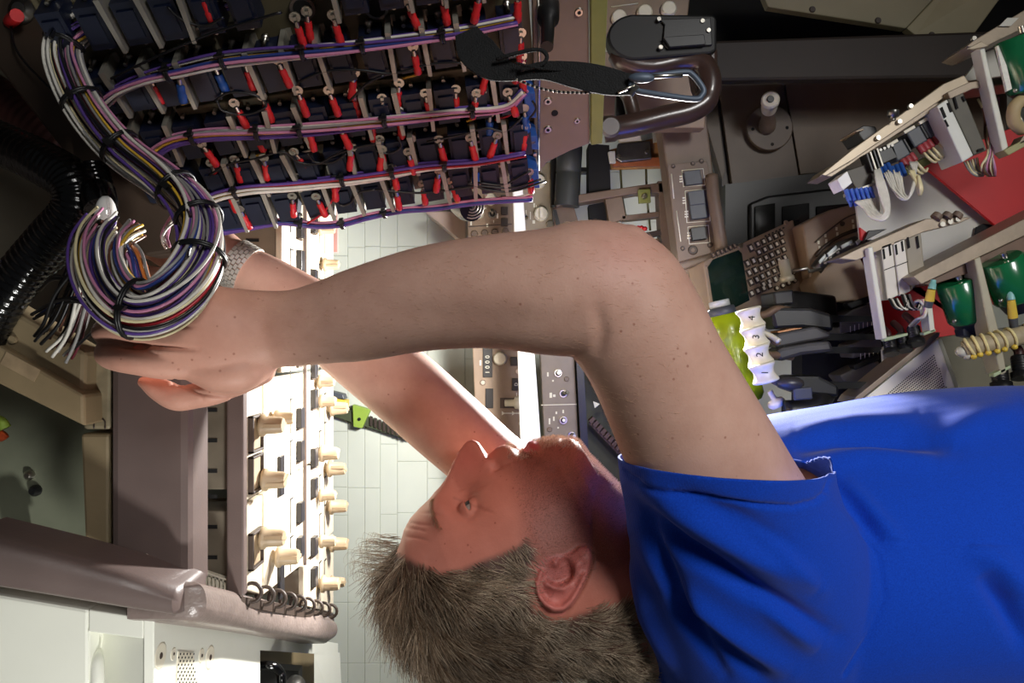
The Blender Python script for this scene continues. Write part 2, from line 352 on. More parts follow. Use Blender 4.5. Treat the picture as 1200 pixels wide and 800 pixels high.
# dark beam and interior plate at top left
bm_ = struct(piece('trim_7', None, [(-40, -60, .72), (60, -60, .72), (150, 130, .72), (240, 290, .72), (170, 300, .72), (-10, 70, .72), (-40, 40, .72)], (0, .03, 0), mat('dark_umber_paint', (66, 54, 44), .5, 0, .15, 20, .05, 300), .003))
b = MB(); b.lathe(P(27, 14, .72), (0, -.008, 0), [(0, .012), (.5, .012), (.6, .006), (1, .006)], STEEL, 16); b.lathe(P(12, 26, .72), P(20, 18, .70) - P(12, 26, .72), [(0, .006), (1, .006)], RED, 10); b.build('bolt', bm_)
b = MB(); b.tube(spline(pp([(12, 28, .715), (20, 60, .71), (50, 95, .71), (85, 125, .71), (120, 150, .71)]), 6), .0011, WM['black'], 6); b.build('lead', bm_)
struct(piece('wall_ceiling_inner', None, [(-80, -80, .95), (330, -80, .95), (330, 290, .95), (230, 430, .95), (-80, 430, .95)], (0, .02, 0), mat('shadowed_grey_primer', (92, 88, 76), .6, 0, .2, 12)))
# ================================================================ ceiling switch panel still in place (faces down, image right)
ZP = 1.88
OV = Frame((0, 0, ZP), (1, 0, 0), (0, 1, 0), (0, 0, -1))       # a = forward, b = across, n = down
ovh = thing('overhead_switch_panel', 'brightly lit ceiling switch panel with tan knobs, still bolted in place', 'control panel', (0, 1.0, ZP))
LIT_TAN = mat('lit_tan_panel', (206, 194, 172), .5, 0, .06, 40, .03, 400)  # panel tan made paler: overexposure put into the colour
ROWS = [-.43, -.30, -.17, -.04, .09, .22]
def xr(b): return -.258 - (b - .80) / .40 * .166                # rear edge is cut at an angle
for b0, b1 in ((.802, .862), (.866, 1.03), (1.034, 1.205)):
    for r0, r1 in zip(ROWS, ROWS[1:]):
        lo0 = max(r0 + .002, xr(b0)); lo1 = max(r0 + .002, xr(b1))
        if r1 - .002 <= lo0 + .004: continue
        if b0 < .865 and r1 > -.03: continue
        b0 = max(b0, .935) if r1 > -.03 else b0
        m = MB(); m.prism([OV(lo0, b0), OV(r1 - .002, b0), OV(r1 - .002, b1), OV(lo1, b1)], (0, 0, .008), LIT_TAN); m.build('module_plate', ovh, .0015)
        m = MB(); m.prism([OV(lo0 + .012, b0 + .006, -.008), OV(r1 - .008, b0 + .006, -.008), OV(r1 - .008, b1 - .004, -.008), OV(lo1 + .012, b1 - .004, -.008)], (0, 0, .13), mat('module_case', (124, 115, 100), .45, .3, .15, 40)); bo_ = m.build('module_body', ovh, .002)
        if b0 < .81 or .93 < b0 < 1:
            for k in range(6):
                    m = MB(); xx = lo0 + .03 + k // 2 * .032; zz = (.030, .058)[k % 2]; m.box(Frame(V((xx, b0 + .006, ZP + zz)), X3, Z3, -Y3), (0, .004), (0, .016), (0, .0008), BLACKM)
                    m.build('vent_slot', bo_)
rail = MB(); rail.prism([OV(-.262, .79, -.014), OV(-.045, .79, -.014), OV(-.045, .79, .004), OV(-.262, .79, .004)], (0, .012, 0), MAUVE); rail.build('edge_rail', ovh, .002)
rl2 = MB(); rl2.prism([OV(-.3, 1.03, .0), OV(.24, 1.03, .0), OV(.24, 1.034, .0), OV(-.3, 1.034, .0)], (0, 0, -.004), MAUVE); rl2.build('middle_rail', ovh)
rr_ = MB(); rr_.prism([OV(-.272, .79, .002), OV(-.262, .79, .002), OV(-.425, 1.2, .002), OV(-.44, 1.2, .002)], (0, 0, .012), DBROWN); rr_.build('rear_rail', ovh)
for k in range(9):
    f = .05 + k * .11; c = OV(-.262 - .163 * f, .795 + .4 * f, -.002); m = MB()
    m.tube([c + V((.004 + .010 * math.cos(a), .0, -.006 + .010 * math.sin(a))) for a in [i * math.pi / 8 for i in range(16)]], .0022, DBROWN, 6, close=True); m.build('latch_loop', ovh)
m = MB(); Fs = Frame(P(227, 668, .80), (P(268, 682, .80) - P(227, 668, .80)).normalized(), -X3)
for k in range(9): m.box(Fs, (k * .0043, k * .0043 + .0026), (-.002, .014), (-.003, .003), CREAM)
m.box(Fs, (0, .0385), (-.004, 0), (-.003, .003), CREAM); m.box(Fs, (0, .0385), (.013, .016), (-.003, .003), CREAM); m.build('terminal_strip', ovh)
m = MB(); m.tube(spline(pp([(224, 618, .83), (240, 624, .84), (255, 640, .86), (262, 642, .9)]), 5), .0008, WM['white'], 6); m.tube(spline(pp([(224, 634, .83), (240, 640, .84), (250, 650, .88)]), 5), .0008, WM['white'], 6); m.build('loose_wire', ovh)
def knob_mesh(r, l, m):
    mb = MB(); mb.lathe((0, 0, 0), (0, 0, -l), [(0, r * .55), (.14, r * .55), (.18, r * 1.0), (.30, r * 1.0), (.36, r * .80), (.9, r * .72), (1, r * .62)], m, 18)
    mb.box(Frame((0, 0, 0), X3, Y3, -Z3), (-r * .16, r * .16), (-r * .82, r * .82), (l * .3, l * 1.02), m)
    return mb.mesh('selector_knob')
KM = knob_mesh(.0125, .030, KNOBT); KM2 = knob_mesh(.010, .026, KNOBT)
def put(me, name, parent, loc, rz=0, sc=1):
    o = bpy.data.objects.new(name, me); COL.objects.link(o); o.location = loc; o.rotation_euler = (0, 0, rz); o.scale = (sc,) * 3
    o.parent = parent; o.matrix_parent_inverse = INV(parent); return o
for i, (px, py, big) in enumerate([(300, 498, 1), (318, 490, 0), (303, 562, 1), (301, 630, 1), (320, 652, 1), (372, 531, 1), (381, 549, 1), (372, 580, 0), (383, 593, 1), (372, 634, 0), (384, 637, 1), (373, 684, 1), (384, 682, 0), (372, 470, 0), (384, 478, 1), (370, 447, 0),
                                    (371, 268, 0), (376, 349, 1), (376, 310, 0), (372, 400, 1), (384, 415, 0)]):
    put(KM if big else KM2, 'selector_knob', ovh, pl(OV, px, py), .4 * math.sin(i * 2.3))
DARKB = mat('black_switch_cap', (34, 32, 36), .35, 0, .1, 60)
n_ = 0
for i, a in enumerate(np.arange(-.40, .2, .062)):
    for b_, kind in ((.832, 'frame'), (.925, 'bar'), (.97, 'line'), (1.005, 'switch'), (1.075, 'switch'), (1.115, 'line'), (1.145, 'line')):
        if a < xr(b_) + .03 or (b_ < .94 and a > -.07): continue
        m = MB(); aa = a + .01 * math.sin(i * 3 + b_ * 40)
        if kind == 'frame':
            for q in ((-.020, -.017), (.017, .020)): m.box(OV, (aa + q[0], aa + q[1]), (b_ - .018, b_ + .018), (0, .006), DBROWN)
            for q in ((-.018, -.015), (.015, .018)): m.box(OV, (aa - .02, aa + .02), (b_ + q[0], b_ + q[1]), (0, .006), DBROWN)
            m.box(OV, (aa - .017, aa + .017), (b_ - .015, b_ + .015), (0, .003), KNOBT); nm = 'annunciator_frame'
        elif kind == 'bar': 
            if i % 2: continue
            m.box(OV, (aa - .024, aa + .024), (b_ - .008, b_ + .008), (0, .004), DARKB); nm = 'gauge_window'
        elif kind == 'switch': m.box(OV, (aa - .013, aa + .013), (b_ - .008, b_ + .008), (0, .007), DARKB); m.box(OV, (aa - .016, aa - .0135), (b_ - .009, b_ + .009), (0, .004), DBROWN); nm = 'push_switch'
        else:
            m.box(OV, (aa - .022, aa + .022), (b_ - .001, b_ + .001), (0, .0006), INK); m.box(OV, (aa + .020, aa + .022), (b_ - .001, b_ + .012), (0, .0006), INK); nm = 'marking'
        m.build(nm, ovh, .0008 if nm != 'marking' else 0)
# small parts on the side wall behind: lime bracket on a dark strip
lb = thing('wall_rail', 'dark ribbed rail with a lime bracket, behind the knobs of the ceiling panel', 'rail', P(440, 492, 1.6))
b = MB(); b.prism(pp([(392, 474, 1.735), (482, 508, 1.735), (480, 516, 1.735), (392, 488, 1.735)]), (0, .02, 0), mat('dark_olive_rail', (70, 78, 54), .6, 0, .2, 60)); 
for k in range(9): b.prism(pp([(434 + k * 5, 487 + k * 2, 1.735), (437 + k * 5, 488 + k * 2, 1.735), (437 + k * 5, 499 + k * 2, 1.735), (434 + k * 5, 498 + k * 2, 1.735)]), (0, -.006, 0), DBROWN)
b.build('rail', lb)
b = MB(); b.prism(pp([(413, 474, 1.725), (434, 480, 1.725), (424, 502, 1.725), (414, 500, 1.725)]), (0, .02, 0), LIMEP); b.lathe(P(421, 491, 1.725), (0, -.002, 0), [(0, .004), (1, .004)], BLACKM, 8); b.build('bracket', lb, .002)
b = MB(); b.prism(pp([(386, 458, 1.5), (402, 462, 1.5), (404, 468, 1.5), (388, 466, 1.5)]), (0, .03, 0), GREYP); b.prism(pp([(386, 466, 1.5), (406, 469, 1.5), (405, 480, 1.5), (387, 480, 1.5)]), (0, .03, 0), YELLOW); b.build('tag_block', lb, .002)
# ================================================================ opened breaker panel hanging in front of the man
BU = V((.14, 0, -1)).normalized(); BV = V((-.63, .77, -.088)).normalized(); BN = BU.cross(BV)
if BN.y > 0: BN = -BN
BF = Frame(P(600, 0, .635), BU, BV, BN)
BF2 = Frame(BF(0, 0, .030), BU, BV, BN); BF3 = Frame(BF(0, 0, .022), BU, BV, BN)
brk = thing('breaker_panel', 'opened ceiling panel showing rows of dark blue circuit breakers and wiring', 'control panel', BF(-.15, .1, 0))
SHEET = mat('olive_brown_sheet', (92, 84, 62), .5, .1, .12, 25, .05, 200)
b = MB(); b.box(BF, (-.372, .014), (-.10, .180), (-.004, 0), SHEET); b.build('back_sheet', brk, .001)
def rpoly(F, pts, c0, c1, m, name, parent, bevel=.001):
    b = MB(); b.prism([F(p[0], p[1], c0) for p in pts], F.n * (c1 - c0), m); return b.build(name, parent, bevel)
# right hand cover plate with its olive edge strip
q = [at(BF, *p) for p in ((622, -40), (688, -40), (690, 164), (668, 172), (640, 186), (632, 196), (626, 205))]
cov = rpoly(BF, q, .0, .006, mat('cover_plate_brown', (124, 106, 90), .45, 0, .08, 40), 'cover_plate', brk)
q = [at(BF, *p) for p in ((690, -40), (711, -40), (704, 162), (691, 164))]
rpoly(BF, q, .0, .009, OLIVE, 'edge_strip', brk)
for px, py, rr in ((677, 10, .004), (641, 114, .004), (641, 147, .004), (675, 137, .003), (636, 2, .0035)):
    b = MB(); c = pl(BF, px, py, .006); b.lathe(c, BF.n * .0015, [(0, rr), (1, rr * .8)], METAL, 12); b.lathe(c + BF.n * .0014, BF.n * .0006, [(0, rr * .45), (1, rr * .4)], BLACKM, 6); b.build('screw', cov)
b = MB(); b.lathe(pl(BF, 649, 128, .006), BF.n * .0006, [(0, .0032), (1, .0032)], BLACKM, 10); b.build('hole', cov)
def mat4(F, a, b, c, rz=0, sc=1):
    u = F.u * math.cos(rz) + F.v * math.sin(rz); v = F.n.cross(u)
    if v.dot(F.v) < 0: v = -v
    M = Matrix((u * sc, v * sc, F.n * sc)).transposed().to_4x4(); M.translation = F(a, b, c); return M
LF = Frame((0, 0, 0), X3, Y3, Z3)
def putm(me, name, parent, M, inv=True):
    o = bpy.data.objects.new(name, me); COL.objects.link(o); o.parent = parent
    o.matrix_parent_inverse = INV(parent) if inv else Matrix.Identity(4); o.matrix_basis = M; return o
m = MB(); m.box(LF, (-.0095, .0095), (-.017, .017), (0, .026), NAVY); m.box(LF, (-.0065, .0065), (-.011, .011), (.026, .0285), NAVY); BRM = m.mesh('breaker')
m = MB(); m.lathe((0, 0, .004), (0, 0, .014), [(0, .0036), (.25, .0036), (.26, .0018), (1, .0018)], METAL, 8); TSM = m.mesh('terminal_screw')
m = MB(); m.prism([(-.0022, -.023, 0), (.0022, -.023, 0), (.0016, .020, 0), (-.0016, .020, 0)], (0, 0, .031), ALU); m.prism([(-.0022, -.023, 0), (.006, -.023, 0), (.006, -.013, 0), (-.0022, -.013, 0)], (0, 0, .0015), ALU); BSM = m.mesh('bus_tab')
m = MB(); m.lathe((0, 0, 0), (0, 0, .0012), [(0, .0040), (1, .0040)], METAL, 10); m.box(LF, (-.0012, .0012), (-.0012, .0012), (.001, .003), METAL); m.lathe((0, .003, .001), (0, .0055, .0), [(0, .0017), (1, .0019)], METAL, 8)
m.lathe((0, .0075, .001), (0, .0150, 0), [(0, .0026), (.12, .0029), (.48, .0026), (.52, .0031), (.95, .0030), (1, .0024)], RED, 10); LUGR = m.mesh('terminal_lug')
m = MB(); m.lathe((0, 0, 0), (0, 0, .0012), [(0, .0040), (1, .0040)], METAL, 10); m.lathe((0, .003, .001), (0, .0055, .0), [(0, .0017), (1, .0019)], METAL, 8); m.lathe((0, .0075, .001), (0, .0150, 0), [(0, .0030), (.12, .0033), (.48, .0030), (.52, .0035), (.95, .0033), (1, .0026)], BLUE, 10); LUGB = m.mesh('terminal_lug')
RB = [-.036, .020, .074, .120, .159]
for r, rb in enumerate(RB):
    for k in range(13):
        a = -.352 + k * .0285 + (r % 2) * .005
        if r == 0 and k in (6, 7): continue
        o = putm(BRM, 'breaker', brk, mat4(BF, a, rb, 0, rng.normal(0, .02)))
        for yy in (-.020, .020): putm(TSM, 'terminal_screw', o, Matrix.Translation((0, yy, 0)), False)
        if k and (r + k) % 4 != 1: putm(BSM, 'bus_tab', brk, mat4(BF, a - .0142, rb, 0, rng.normal(0, .05)))
for rb in (.052, .108):
    b = MB(); b.box(BF, (-.3, .0), (rb - .004, rb + .004), (0, .012), SHEET); b.build('stiffener', brk, .001)
for px, py in ((355, 6), (441, 5)): b = MB(); b.lathe(pl(BF, px, py, .0), BF.n * .006, [(0, .010), (1, .010)], STEEL, 18); b.lathe(pl(BF, px, py, .005), BF.n * .0018, [(0, .0075), (1, .0075)], BLACKM, 16); b.build('access_hole', brk)
# blue ends and metal frames along the right edge
for px, py, h_ in ((610, 106, 30), (613, 150, 16), (614, 192, 22)):
    b = MB(); qa = [at(BF, px + dx, py + dy) for dx, dy in ((0, -h_ / 2), (13, -h_ / 2), (15, h_ / 2), (2, h_ / 2))]
    b.prism([BF(p[0], p[1], 0) for p in qa], BF.n * .024, BLUE); b.build('end_block', brk, .001)
b = MB(); b.tube([BF(*at(BF, 628, -20), .012), BF(*at(BF, 630, 60), .012), BF(*at(BF, 629, 190), .012)], .0012, METAL, 6); b.build('edge_wire', brk)
b = MB(); b.lathe(pl(BF, 642, 2, .006), P(641, 55, .60) - pl(BF, 642, 2, .006), [(0, .009), (.35, .009), (.4, .0055), (1, .005)], BLACK, 14); b.build('latch_pin', brk)
# bright terminal row at the lower rim, round multi-pin connector
con = MB(); c = P(553, 242, .80); con.lathe(P(536, 240, .82), c - P(536, 240, .82), [(0, .010), (.3, .013), (.6, .0155), (1, .0155)], BLACK, 20)
for k in range(4): con.tube([c + V(((.0125 - k * .003) * math.cos(t_), -.0005, (.0125 - k * .003) * math.sin(t_))) for t_ in np.linspace(0, 5.2, 16)], .0007, ALU, 5)
con.build('round_connector', brk)
# ================================================================ wire harness
har = thing('wire_harness', 'thick loom of coloured wires looping down and branching along the breakers', 'wire harness', P(180, 300, .57))
def wires(path, n, R, r, cols, twist=1.2, name='wire', seed=0, spread=None, step=6):
    g = np.random.default_rng(seed); cen = [V(p) for p in spline(path, step)]; N = len(cen)
    T = [(cen[min(i + 1, N - 1)] - cen[max(i - 1, 0)]).normalized() for i in range(N)]
    u = T[0].orthogonal().normalized(); fr_ = []
    for t in T:
        u = (u - t * u.dot(t)).normalized(); fr_.append((u, t.cross(u)))
    for w_ in range(n):
        rad = R * math.sqrt((w_ + .5) / n); ph = w_ * 2.4; w1, w2 = g.uniform(0, 6, 2); pts = []
        for i in range(N):
            f = i / (N - 1); a = ph + twist * f * 2 + .5 * math.sin(3 * f + w1); rr = rad * (1 + .12 * math.sin(9 * f + w2))
            if spread is not None: rr *= spread(f)
            pts.append(cen[i] + fr_[i][0] * (rr * math.cos(a)) + fr_[i][1] * (rr * math.sin(a)))
        b = MB(); b.tube(pts, r * g.uniform(.88, 1.15), WM[cols[w_ % len(cols)]], 7); b.build(name, har)
    return cen, T
def tie(cen, T, i, R, m=None):
    b = MB(); t = T[i]; u = t.orthogonal().normalized(); v = t.cross(u)
    pts = [cen[i] + u * R * math.cos(a) + v * R * math.sin(a) for a in [k * math.pi / 9 for k in range(18)]]
    b.tube(pts, .0014, m or BLACK, 6, close=True); b.tube([p + t * .0018 for p in pts], .0013, m or BLACK, 6, close=True)
    b.box(Frame(cen[i] + V((0, -R, 0)), t, u, -Y3), (-.003, .004), (-.0025, .0025), (-.001, .0035), m or BLACK); b.build('cable_tie', har)
trunk = pp([(330, -30, .62), (240, 4, .617), (160, 12, .612), (108, 22, .607), (80, 42, .603), (74, 66, .60), (88, 104, .597), (112, 142, .595), (146, 178, .592), (188, 208, .585), (220, 236, .575), (236, 266, .562), (234, 300, .548), (218, 332, .536), (190, 356, .529), (160, 362, .528), (134, 346, .532), (118, 318, .545), (116, 290, .565), (128, 268, .59)])
cols1 = ['white', 'violet', 'pink', 'grey', 'white', 'violet', 'cream', 'white', 'blue', 'pink', 'white', 'violet', 'red', 'grey', 'white', 'black', 'violet', 'cream', 'pink', 'grey', 'white', 'yellow', 'maroon', 'cream', 'black', 'white', 'grey']
sp = lambda f: 1.15 + .35 * sstep(.5, .72, np.array(f)) - .15 * sstep(.45, .1, np.array(f))
cen, T = wires(trunk, 62, .0124, .00122, cols1, 1.6, seed=3, spread=lambda f: float(sp(f)))
for f, R in ((.14, .0140), (.23, .0142), (.34, .0150), (.42, .0155), (.50, .0160), (.565, .0166), (.64, .0182), (.79, .0206)): tie(cen, T, int(f * (len(cen) - 1)), R)
tail = pp([(128, 268, .59), (118, 276, .60), (104, 310, .61), (90, 345, .62), (78, 380, .63), (62, 404, .64)])
wires(tail, 20, .012, .0013, ['maroon', 'black', 'brown', 'grey', 'black', 'maroon', 'white', 'black'], .4, seed=5, spread=lambda f: .8 + .7 * f)
wires(pp([(160, 352, .54), (142, 330, .548), (138, 300, .56), (150, 280, .575), (166, 270, .59)]), 10, .006, .0012, ['grey', 'brown', 'white', 'yellow'], .5, seed=6)
wires(pp([(178, 352, .55), (168, 325, .555), (160, 300, .565), (150, 288, .58), (140, 284, .59)]), 9, .0055, .0012, ['blue', 'orange', 'pink', 'violet', 'grey', 'white'], .5, seed=7)
wires(pp([(206, 250, .60), (200, 262, .60), (193, 278, .59), (198, 290, .59)]), 4, .003, .0010, ['white', 'pink'], 2, seed=9)
wires(pp([(44, 340, .64), (62, 326, .62), (90, 330, .60), (120, 342, .56)]), 2, .002, .0012, ['black'], 1, seed=11); wires(pp([(40, 372, .64), (80, 352, .61), (118, 360, .55), (160, 368, .528)]), 3, .003, .0014, ['black', 'blue'], 1, seed=12)
wires(pp([(88, 408, .64), (104, 392, .62), (122, 378, .60), (150, 368, .58)]), 1, .001, .0012, ['black'], 1, seed=13)
def onp(F, pts): return [pl(F, *p) for p in pts]
branches = [
    ([(122, 122), (140, 106), (172, 92), (210, 82), (260, 70), (330, 62), (400, 56), (470, 48), (540, 38), (606, 24)], ['maroon', 'yellow', 'blue', 'grey', 'white', 'violet', 'pink', 'violet', 'white', 'violet', 'pink'], 11, .0062, (.30, .45, .60, .72, .86), .0072),
    ([(176, 182), (200, 166), (240, 158), (300, 155), (350, 152), (400, 147), (460, 140), (530, 132), (590, 126), (614, 108)], ['yellow', 'blue', 'grey', 'violet', 'white', 'pink', 'violet', 'pink', 'violet'], 9, .0056, (.2, .34, .46, .66, .82), .0066),
    ([(238, 246), (252, 232), (290, 222), (340, 217), (400, 210), (450, 203), (500, 195), (560, 190), (616, 180)], ['yellow', 'maroon', 'red', 'grey', 'violet', 'white', 'red', 'violet', 'white'], 9, .0056, (.22, .5, .66, .8), .0068),
    ([(252, 272), (290, 266), (330, 260), (370, 264), (400, 262), (430, 254), (470, 246), (510, 243), (560, 236), (624, 232)], ['orange', 'red', 'blue', 'violet', 'pink', 'violet'], 6, .0038, (.28, .45, .62), .0050)]
for i, (pth, cl, n, R, ts, tr_) in enumerate(branches):
    cen, T = wires(onp(BF2 if i < 3 else BF3, pth), n, R, .00135, cl, 1.0, seed=20 + i, spread=lambda f: 1 - .45 * max(0, f - .35))
    for f in ts: tie(cen, T, int(f * (len(cen) - 1)), tr_ * (1 - .4 * max(0, f - .35)))
# a top branch running out of the frame
cen, T = wires(pp([(100, 28, .60), (150, 16, .605), (230, 4, .61), (320, -14, .615)]), 8, .0058, .0013, ['red', 'pink', 'white', 'violet', 'pink', 'yellow'], .8, seed=31)
# lugs with their short leads
lugs = [(238, 3), (284, -2), (349, 32), (362, 30), (393, 30), (478, 16), (520, 8), (564, 2), (608, 2), (612, 52), (613, 78), (486, 66), (574, 92), (612, 90), (290, 85), (329, 80), (178, 104), (352, 116), (388, 116), (416, 122), (450, 128), (278, 132), (310, 126), (560, 120), (470, 112), (418, 100), (500, 120), (596, 118), (536, 118),
        (296, 164), (364, 158), (400, 156), (438, 150), (470, 146), (278, 198), (312, 196), (347, 190), (415, 182), (450, 184), (484, 176), (516, 172), (552, 170), (584, 168), (618, 160), (250, 204), (394, 218), (462, 206), (516, 208), (270, 236), (345, 240), (373, 238), (466, 230), (497, 226), (530, 224), (622, 214), (284, 254), (480, 186), (447, 174), (240, 178)]
blues = [(214, 98), (254, 90), (576, 146), (616, 140), (560, 204)]
for i, (px, py) in enumerate(lugs + blues):
    a, b_ = at(BF2, px, py); rz = rng.normal(0, .16) + (.12 if px > 400 else 0)
    putm(LUGB if i >= len(lugs) else LUGR, 'terminal_lug', har, mat4(BF2, a, b_ - .008, -.004 + rng.uniform(-.004, .004), rz, 1.12))
    e = BF2(a - math.sin(rz) * .014, b_ + .014, -.004)
    b = MB(); b.tube(spline([e, e + BF2.v * .006 + BF2.u * rng.uniform(-.006, .004) - BF2.n * .003, e + BF2.v * .010 - BF2.u * rng.uniform(.006, .02) - BF2.n * .006], 4), .0011, WM[['white', 'pink', 'grey', 'red', 'violet', 'yellow'][i % 6]], 6); b.build('lead', har)
for i, pth in enumerate([[(130, 92), (180, 68), (240, 42), (290, 26), (330, 14)], [(196, 8), (215, 24), (240, 30), (262, 20)], [(350, 96), (380, 84), (420, 82), (460, 86), (500, 76), (540, 74), (570, 84)], [(410, 118), (430, 98), (450, 88)], [(252, 118), (270, 108), (300, 112), (312, 124), (290, 134), (262, 130), (254, 118)],
                         [(245, 205), (270, 192), (300, 186), (330, 178), (350, 190), (372, 192), (392, 182), (420, 172), (450, 168)], [(360, 180), (370, 190), (390, 190), (406, 180)], [(466, 160), (470, 172), (455, 180), (440, 176)], [(500, 166), (540, 158), (570, 150), (592, 154), (612, 138)], [(390, 226), (398, 240), (410, 238), (420, 226), (440, 222)],
                         [(440, 222), (490, 226), (530, 222), (560, 218), (600, 220), (634, 210)], [(548, 214), (570, 222), (600, 224), (640, 212)], [(620, 140), (628, 128), (624, 118)], [(398, 220), (380, 248), (360, 262)], [(560, 214), (590, 216), (622, 200)]]):
    b = MB(); b.tube(spline(onp(BF2, pth), 5), .0011, WM['red'] if i == 13 else WM['black'], 6); b.build('jumper_wire', har)
# bright solder and clip details along the rim
b = MB()
for i in range(60):
    px = rng.uniform(240, 625); py = rng.choice([176, 200, 214, 244]) + (400 - px) * .13 + rng.normal(0, 5); c = pl(BF3, px, py)
    b.box(Frame(c, BF.u, BF.v, BF.n), (0, rng.uniform(.002, .006)), (0, rng.uniform(.001, .004)), (0, .002), METAL)
b.build('clip', har)['kind'] = 'stuff'
# ---- hoses at far left
def hose(pts, r, name, label, m=GLOSSB, k=26):
    c = spline(pts, k); rr = [r * (1 + .022 * (1 if i % 4 < 2 else -1)) for i in range(len(c))]
    b = MB(); b.tube(c, rr, m, 16); return tag(b.build(name), label, 'hose')
hose(pp([(-40, 150, .70), (10, 172, .68), (52, 192, .66), (84, 214, .65), (88, 246, .65), (58, 282, .66), (24, 322, .67), (-10, 372, .68), (-30, 420, .69)]), .019, 'conduit_hose', 'glossy black corrugated hose bending sharply beside the dark beam')
hose(pp([(108, 196, .715), (114, 226, .71), (98, 260, .705), (68, 294, .705), (32, 320, .715), (-8, 332, .72)]), .0135, 'conduit_hose', 'thinner black hose running inside the bend of the corrugated hose')
hose(pp([(-30, 96, .82), (20, 130, .80), (60, 160, .80), (96, 196, .82)]), .022, 'conduit_hose', 'dull maroon hose behind the dark beam in the top corner', mat('maroon_hose', (66, 30, 26), .6, 0, .2, 40))
ml = thing('highlight_blob', 'white blob standing for a highlight, in black collar between hoses and wire loom', 'highlight', P(124, 255, .64))
b = MB(); b.ball(P(124, 253, .625), .0105, mat('white_highlight', (240, 240, 236), .1, 0, 0, coat=.6), 18, (1.6, .8, .82)); b.build('lens', ml)  # bright glint given as a white glossy ellipsoid, no lamp here
b = MB(); b.lathe(P(112, 226, .65), P(118, 246, .64) - P(112, 226, .65), [(0, .016), (.7, .015), (1, .013)], GLOSSB, 18); b.build('collar', ml)
# ---- strap with snap hook
sp_ = thing('safety_strap', 'black webbing strap with grey snap hook hanging across the breaker panel', 'strap', P(690, 90, .58))
def ribbon(pts, th, m, name, parent):
    q = resec(pts, 6); C = [P(*p[:3]) for p in q]; N = len(C); L_ = []; R_ = []
    for i in range(N):
        t = (C[min(i + 1, N - 1)] - C[max(i - 1, 0)]).normalized(); s_ = t.cross(Y3).normalized() * (q[i][3] * q[i][2] / FOC); L_.append(C[i] + s_); R_.append(C[i] - s_)
    vs = []; o = V((0, th, 0))
    for i in range(N): vs += [L_[i], R_[i], R_[i] + o, L_[i] + o]
    fs = [(3, 2, 1, 0), tuple((N - 1) * 4 + k for k in range(4))]
    for i in range(N - 1):
        for k in range(4): fs.append((i * 4 + k, i * 4 + (k + 1) % 4, i * 4 + 4 + (k + 1) % 4, i * 4 + 4 + k))
    b = MB(); b.add(vs, fs, m); return b.build(name, parent, .0006)
wb = ribbon([(546, 36, .60, 14), (558, 58, .59, 22), (580, 77, .585, 18), (606, 85, .58, 9), (640, 82, .575, 11), (680, 88, .57, 16), (715, 95, .568, 16), (744, 100, .567, 11)], .003, WEB, 'webbing', sp_)
b = MB()
for i in range(54):
    f = i / 53; px = 606 + 138 * f; py = 74 + 14 * f + (5 * math.sin(f * 5)) * (1 - f); b.ball(P(px, py, .573), .0013, WEB, 6); b.ball(P(px - 3, py + 18 + 8 * math.sin(3 * f), .573), .0012, METAL if i % 2 else WEB, 6)
b.build('stitched_edge', wb)
b = MB(); b.tube(spline(pp([(582, 70, .58), (600, 64, .575), (630, 58, .572), (641, 66, .572), (634, 76, .573), (610, 82, .575)]), 5), .0016, WEB, 7); b.build('cord_loop', sp_)
b = MB(); b.tube(spline(pp([(738, 100, .566), (744, 92, .565), (760, 90, .563), (800, 84.5, .563), (812, 88, .563), (824, 104, .563), (822, 112, .563), (814, 116, .563), (780, 112, .564), (748, 107, .566)]), 6), .0022, ANOD, 10, close=True); b.build('snap_hook', sp_)
b = MB(); b.tube(pp([(752, 90, .562), (800, 88, .562)]), .0017, METAL, 8); b.build('hook_gate', sp_)
b = MB(); b.ball(P(752, 91, .562), .0045, ANOD, 12, (.9, .8, 2.2)); b.build('thumb_tab', sp_)
b = MB(); b.lathe(P(739, 111, .568), P(747, 100, .564) - P(739, 111, .568), [(0, .0022), (1, .0022)], METAL, 10); b.tube(pp([(724, 108, .566), (744, 100, .564)]), .0013, METAL, 6); b.build('swivel', sp_)
# ================================================================ far side consoles seen past the arm
def console(name, label, pts, d, m=TAN, th=.05):
    t = thing(name, label, 'control panel', P(sum(p[0] for p in pts) / len(pts), sum(p[1] for p in pts) / len(pts), d))
    piece('face_plate', t, [(p[0], p[1], d) for p in pts], (0, th, 0), m, .002); return t
def flat(d): return pixframe((0, 0, d), (100, 0, d), (0, 100, d))
def dial(t, px, py, d, r, m, h=.010, name='round_knob', bar=False):
    b = MB(); c = P(px, py, d); rr = r * d / FOC
    b.lathe(c, (0, -h, 0), [(0, rr), (.75, rr), (1, rr * .82)], m, 20)
    if bar: b.prism([c + V((rr * .75 * s1, -h, rr * .22 * s2)) for s1, s2 in ((-1, -1), (1, -1), (1, 1), (-1, 1))], (0, -h * .7, 0), m)
    return b.build(name, t)
def pbox(t, name, x0, y0, x1, y1, d, m, h=.004, sk=0, bevel=.0006):
    b = MB(); b.prism([P(x0, y0, d), P(x1, y0 + sk, d), P(x1, y1 + sk, d), P(x0, y1, d)], (0, -h, 0), m); return b.build(name, t, bevel)
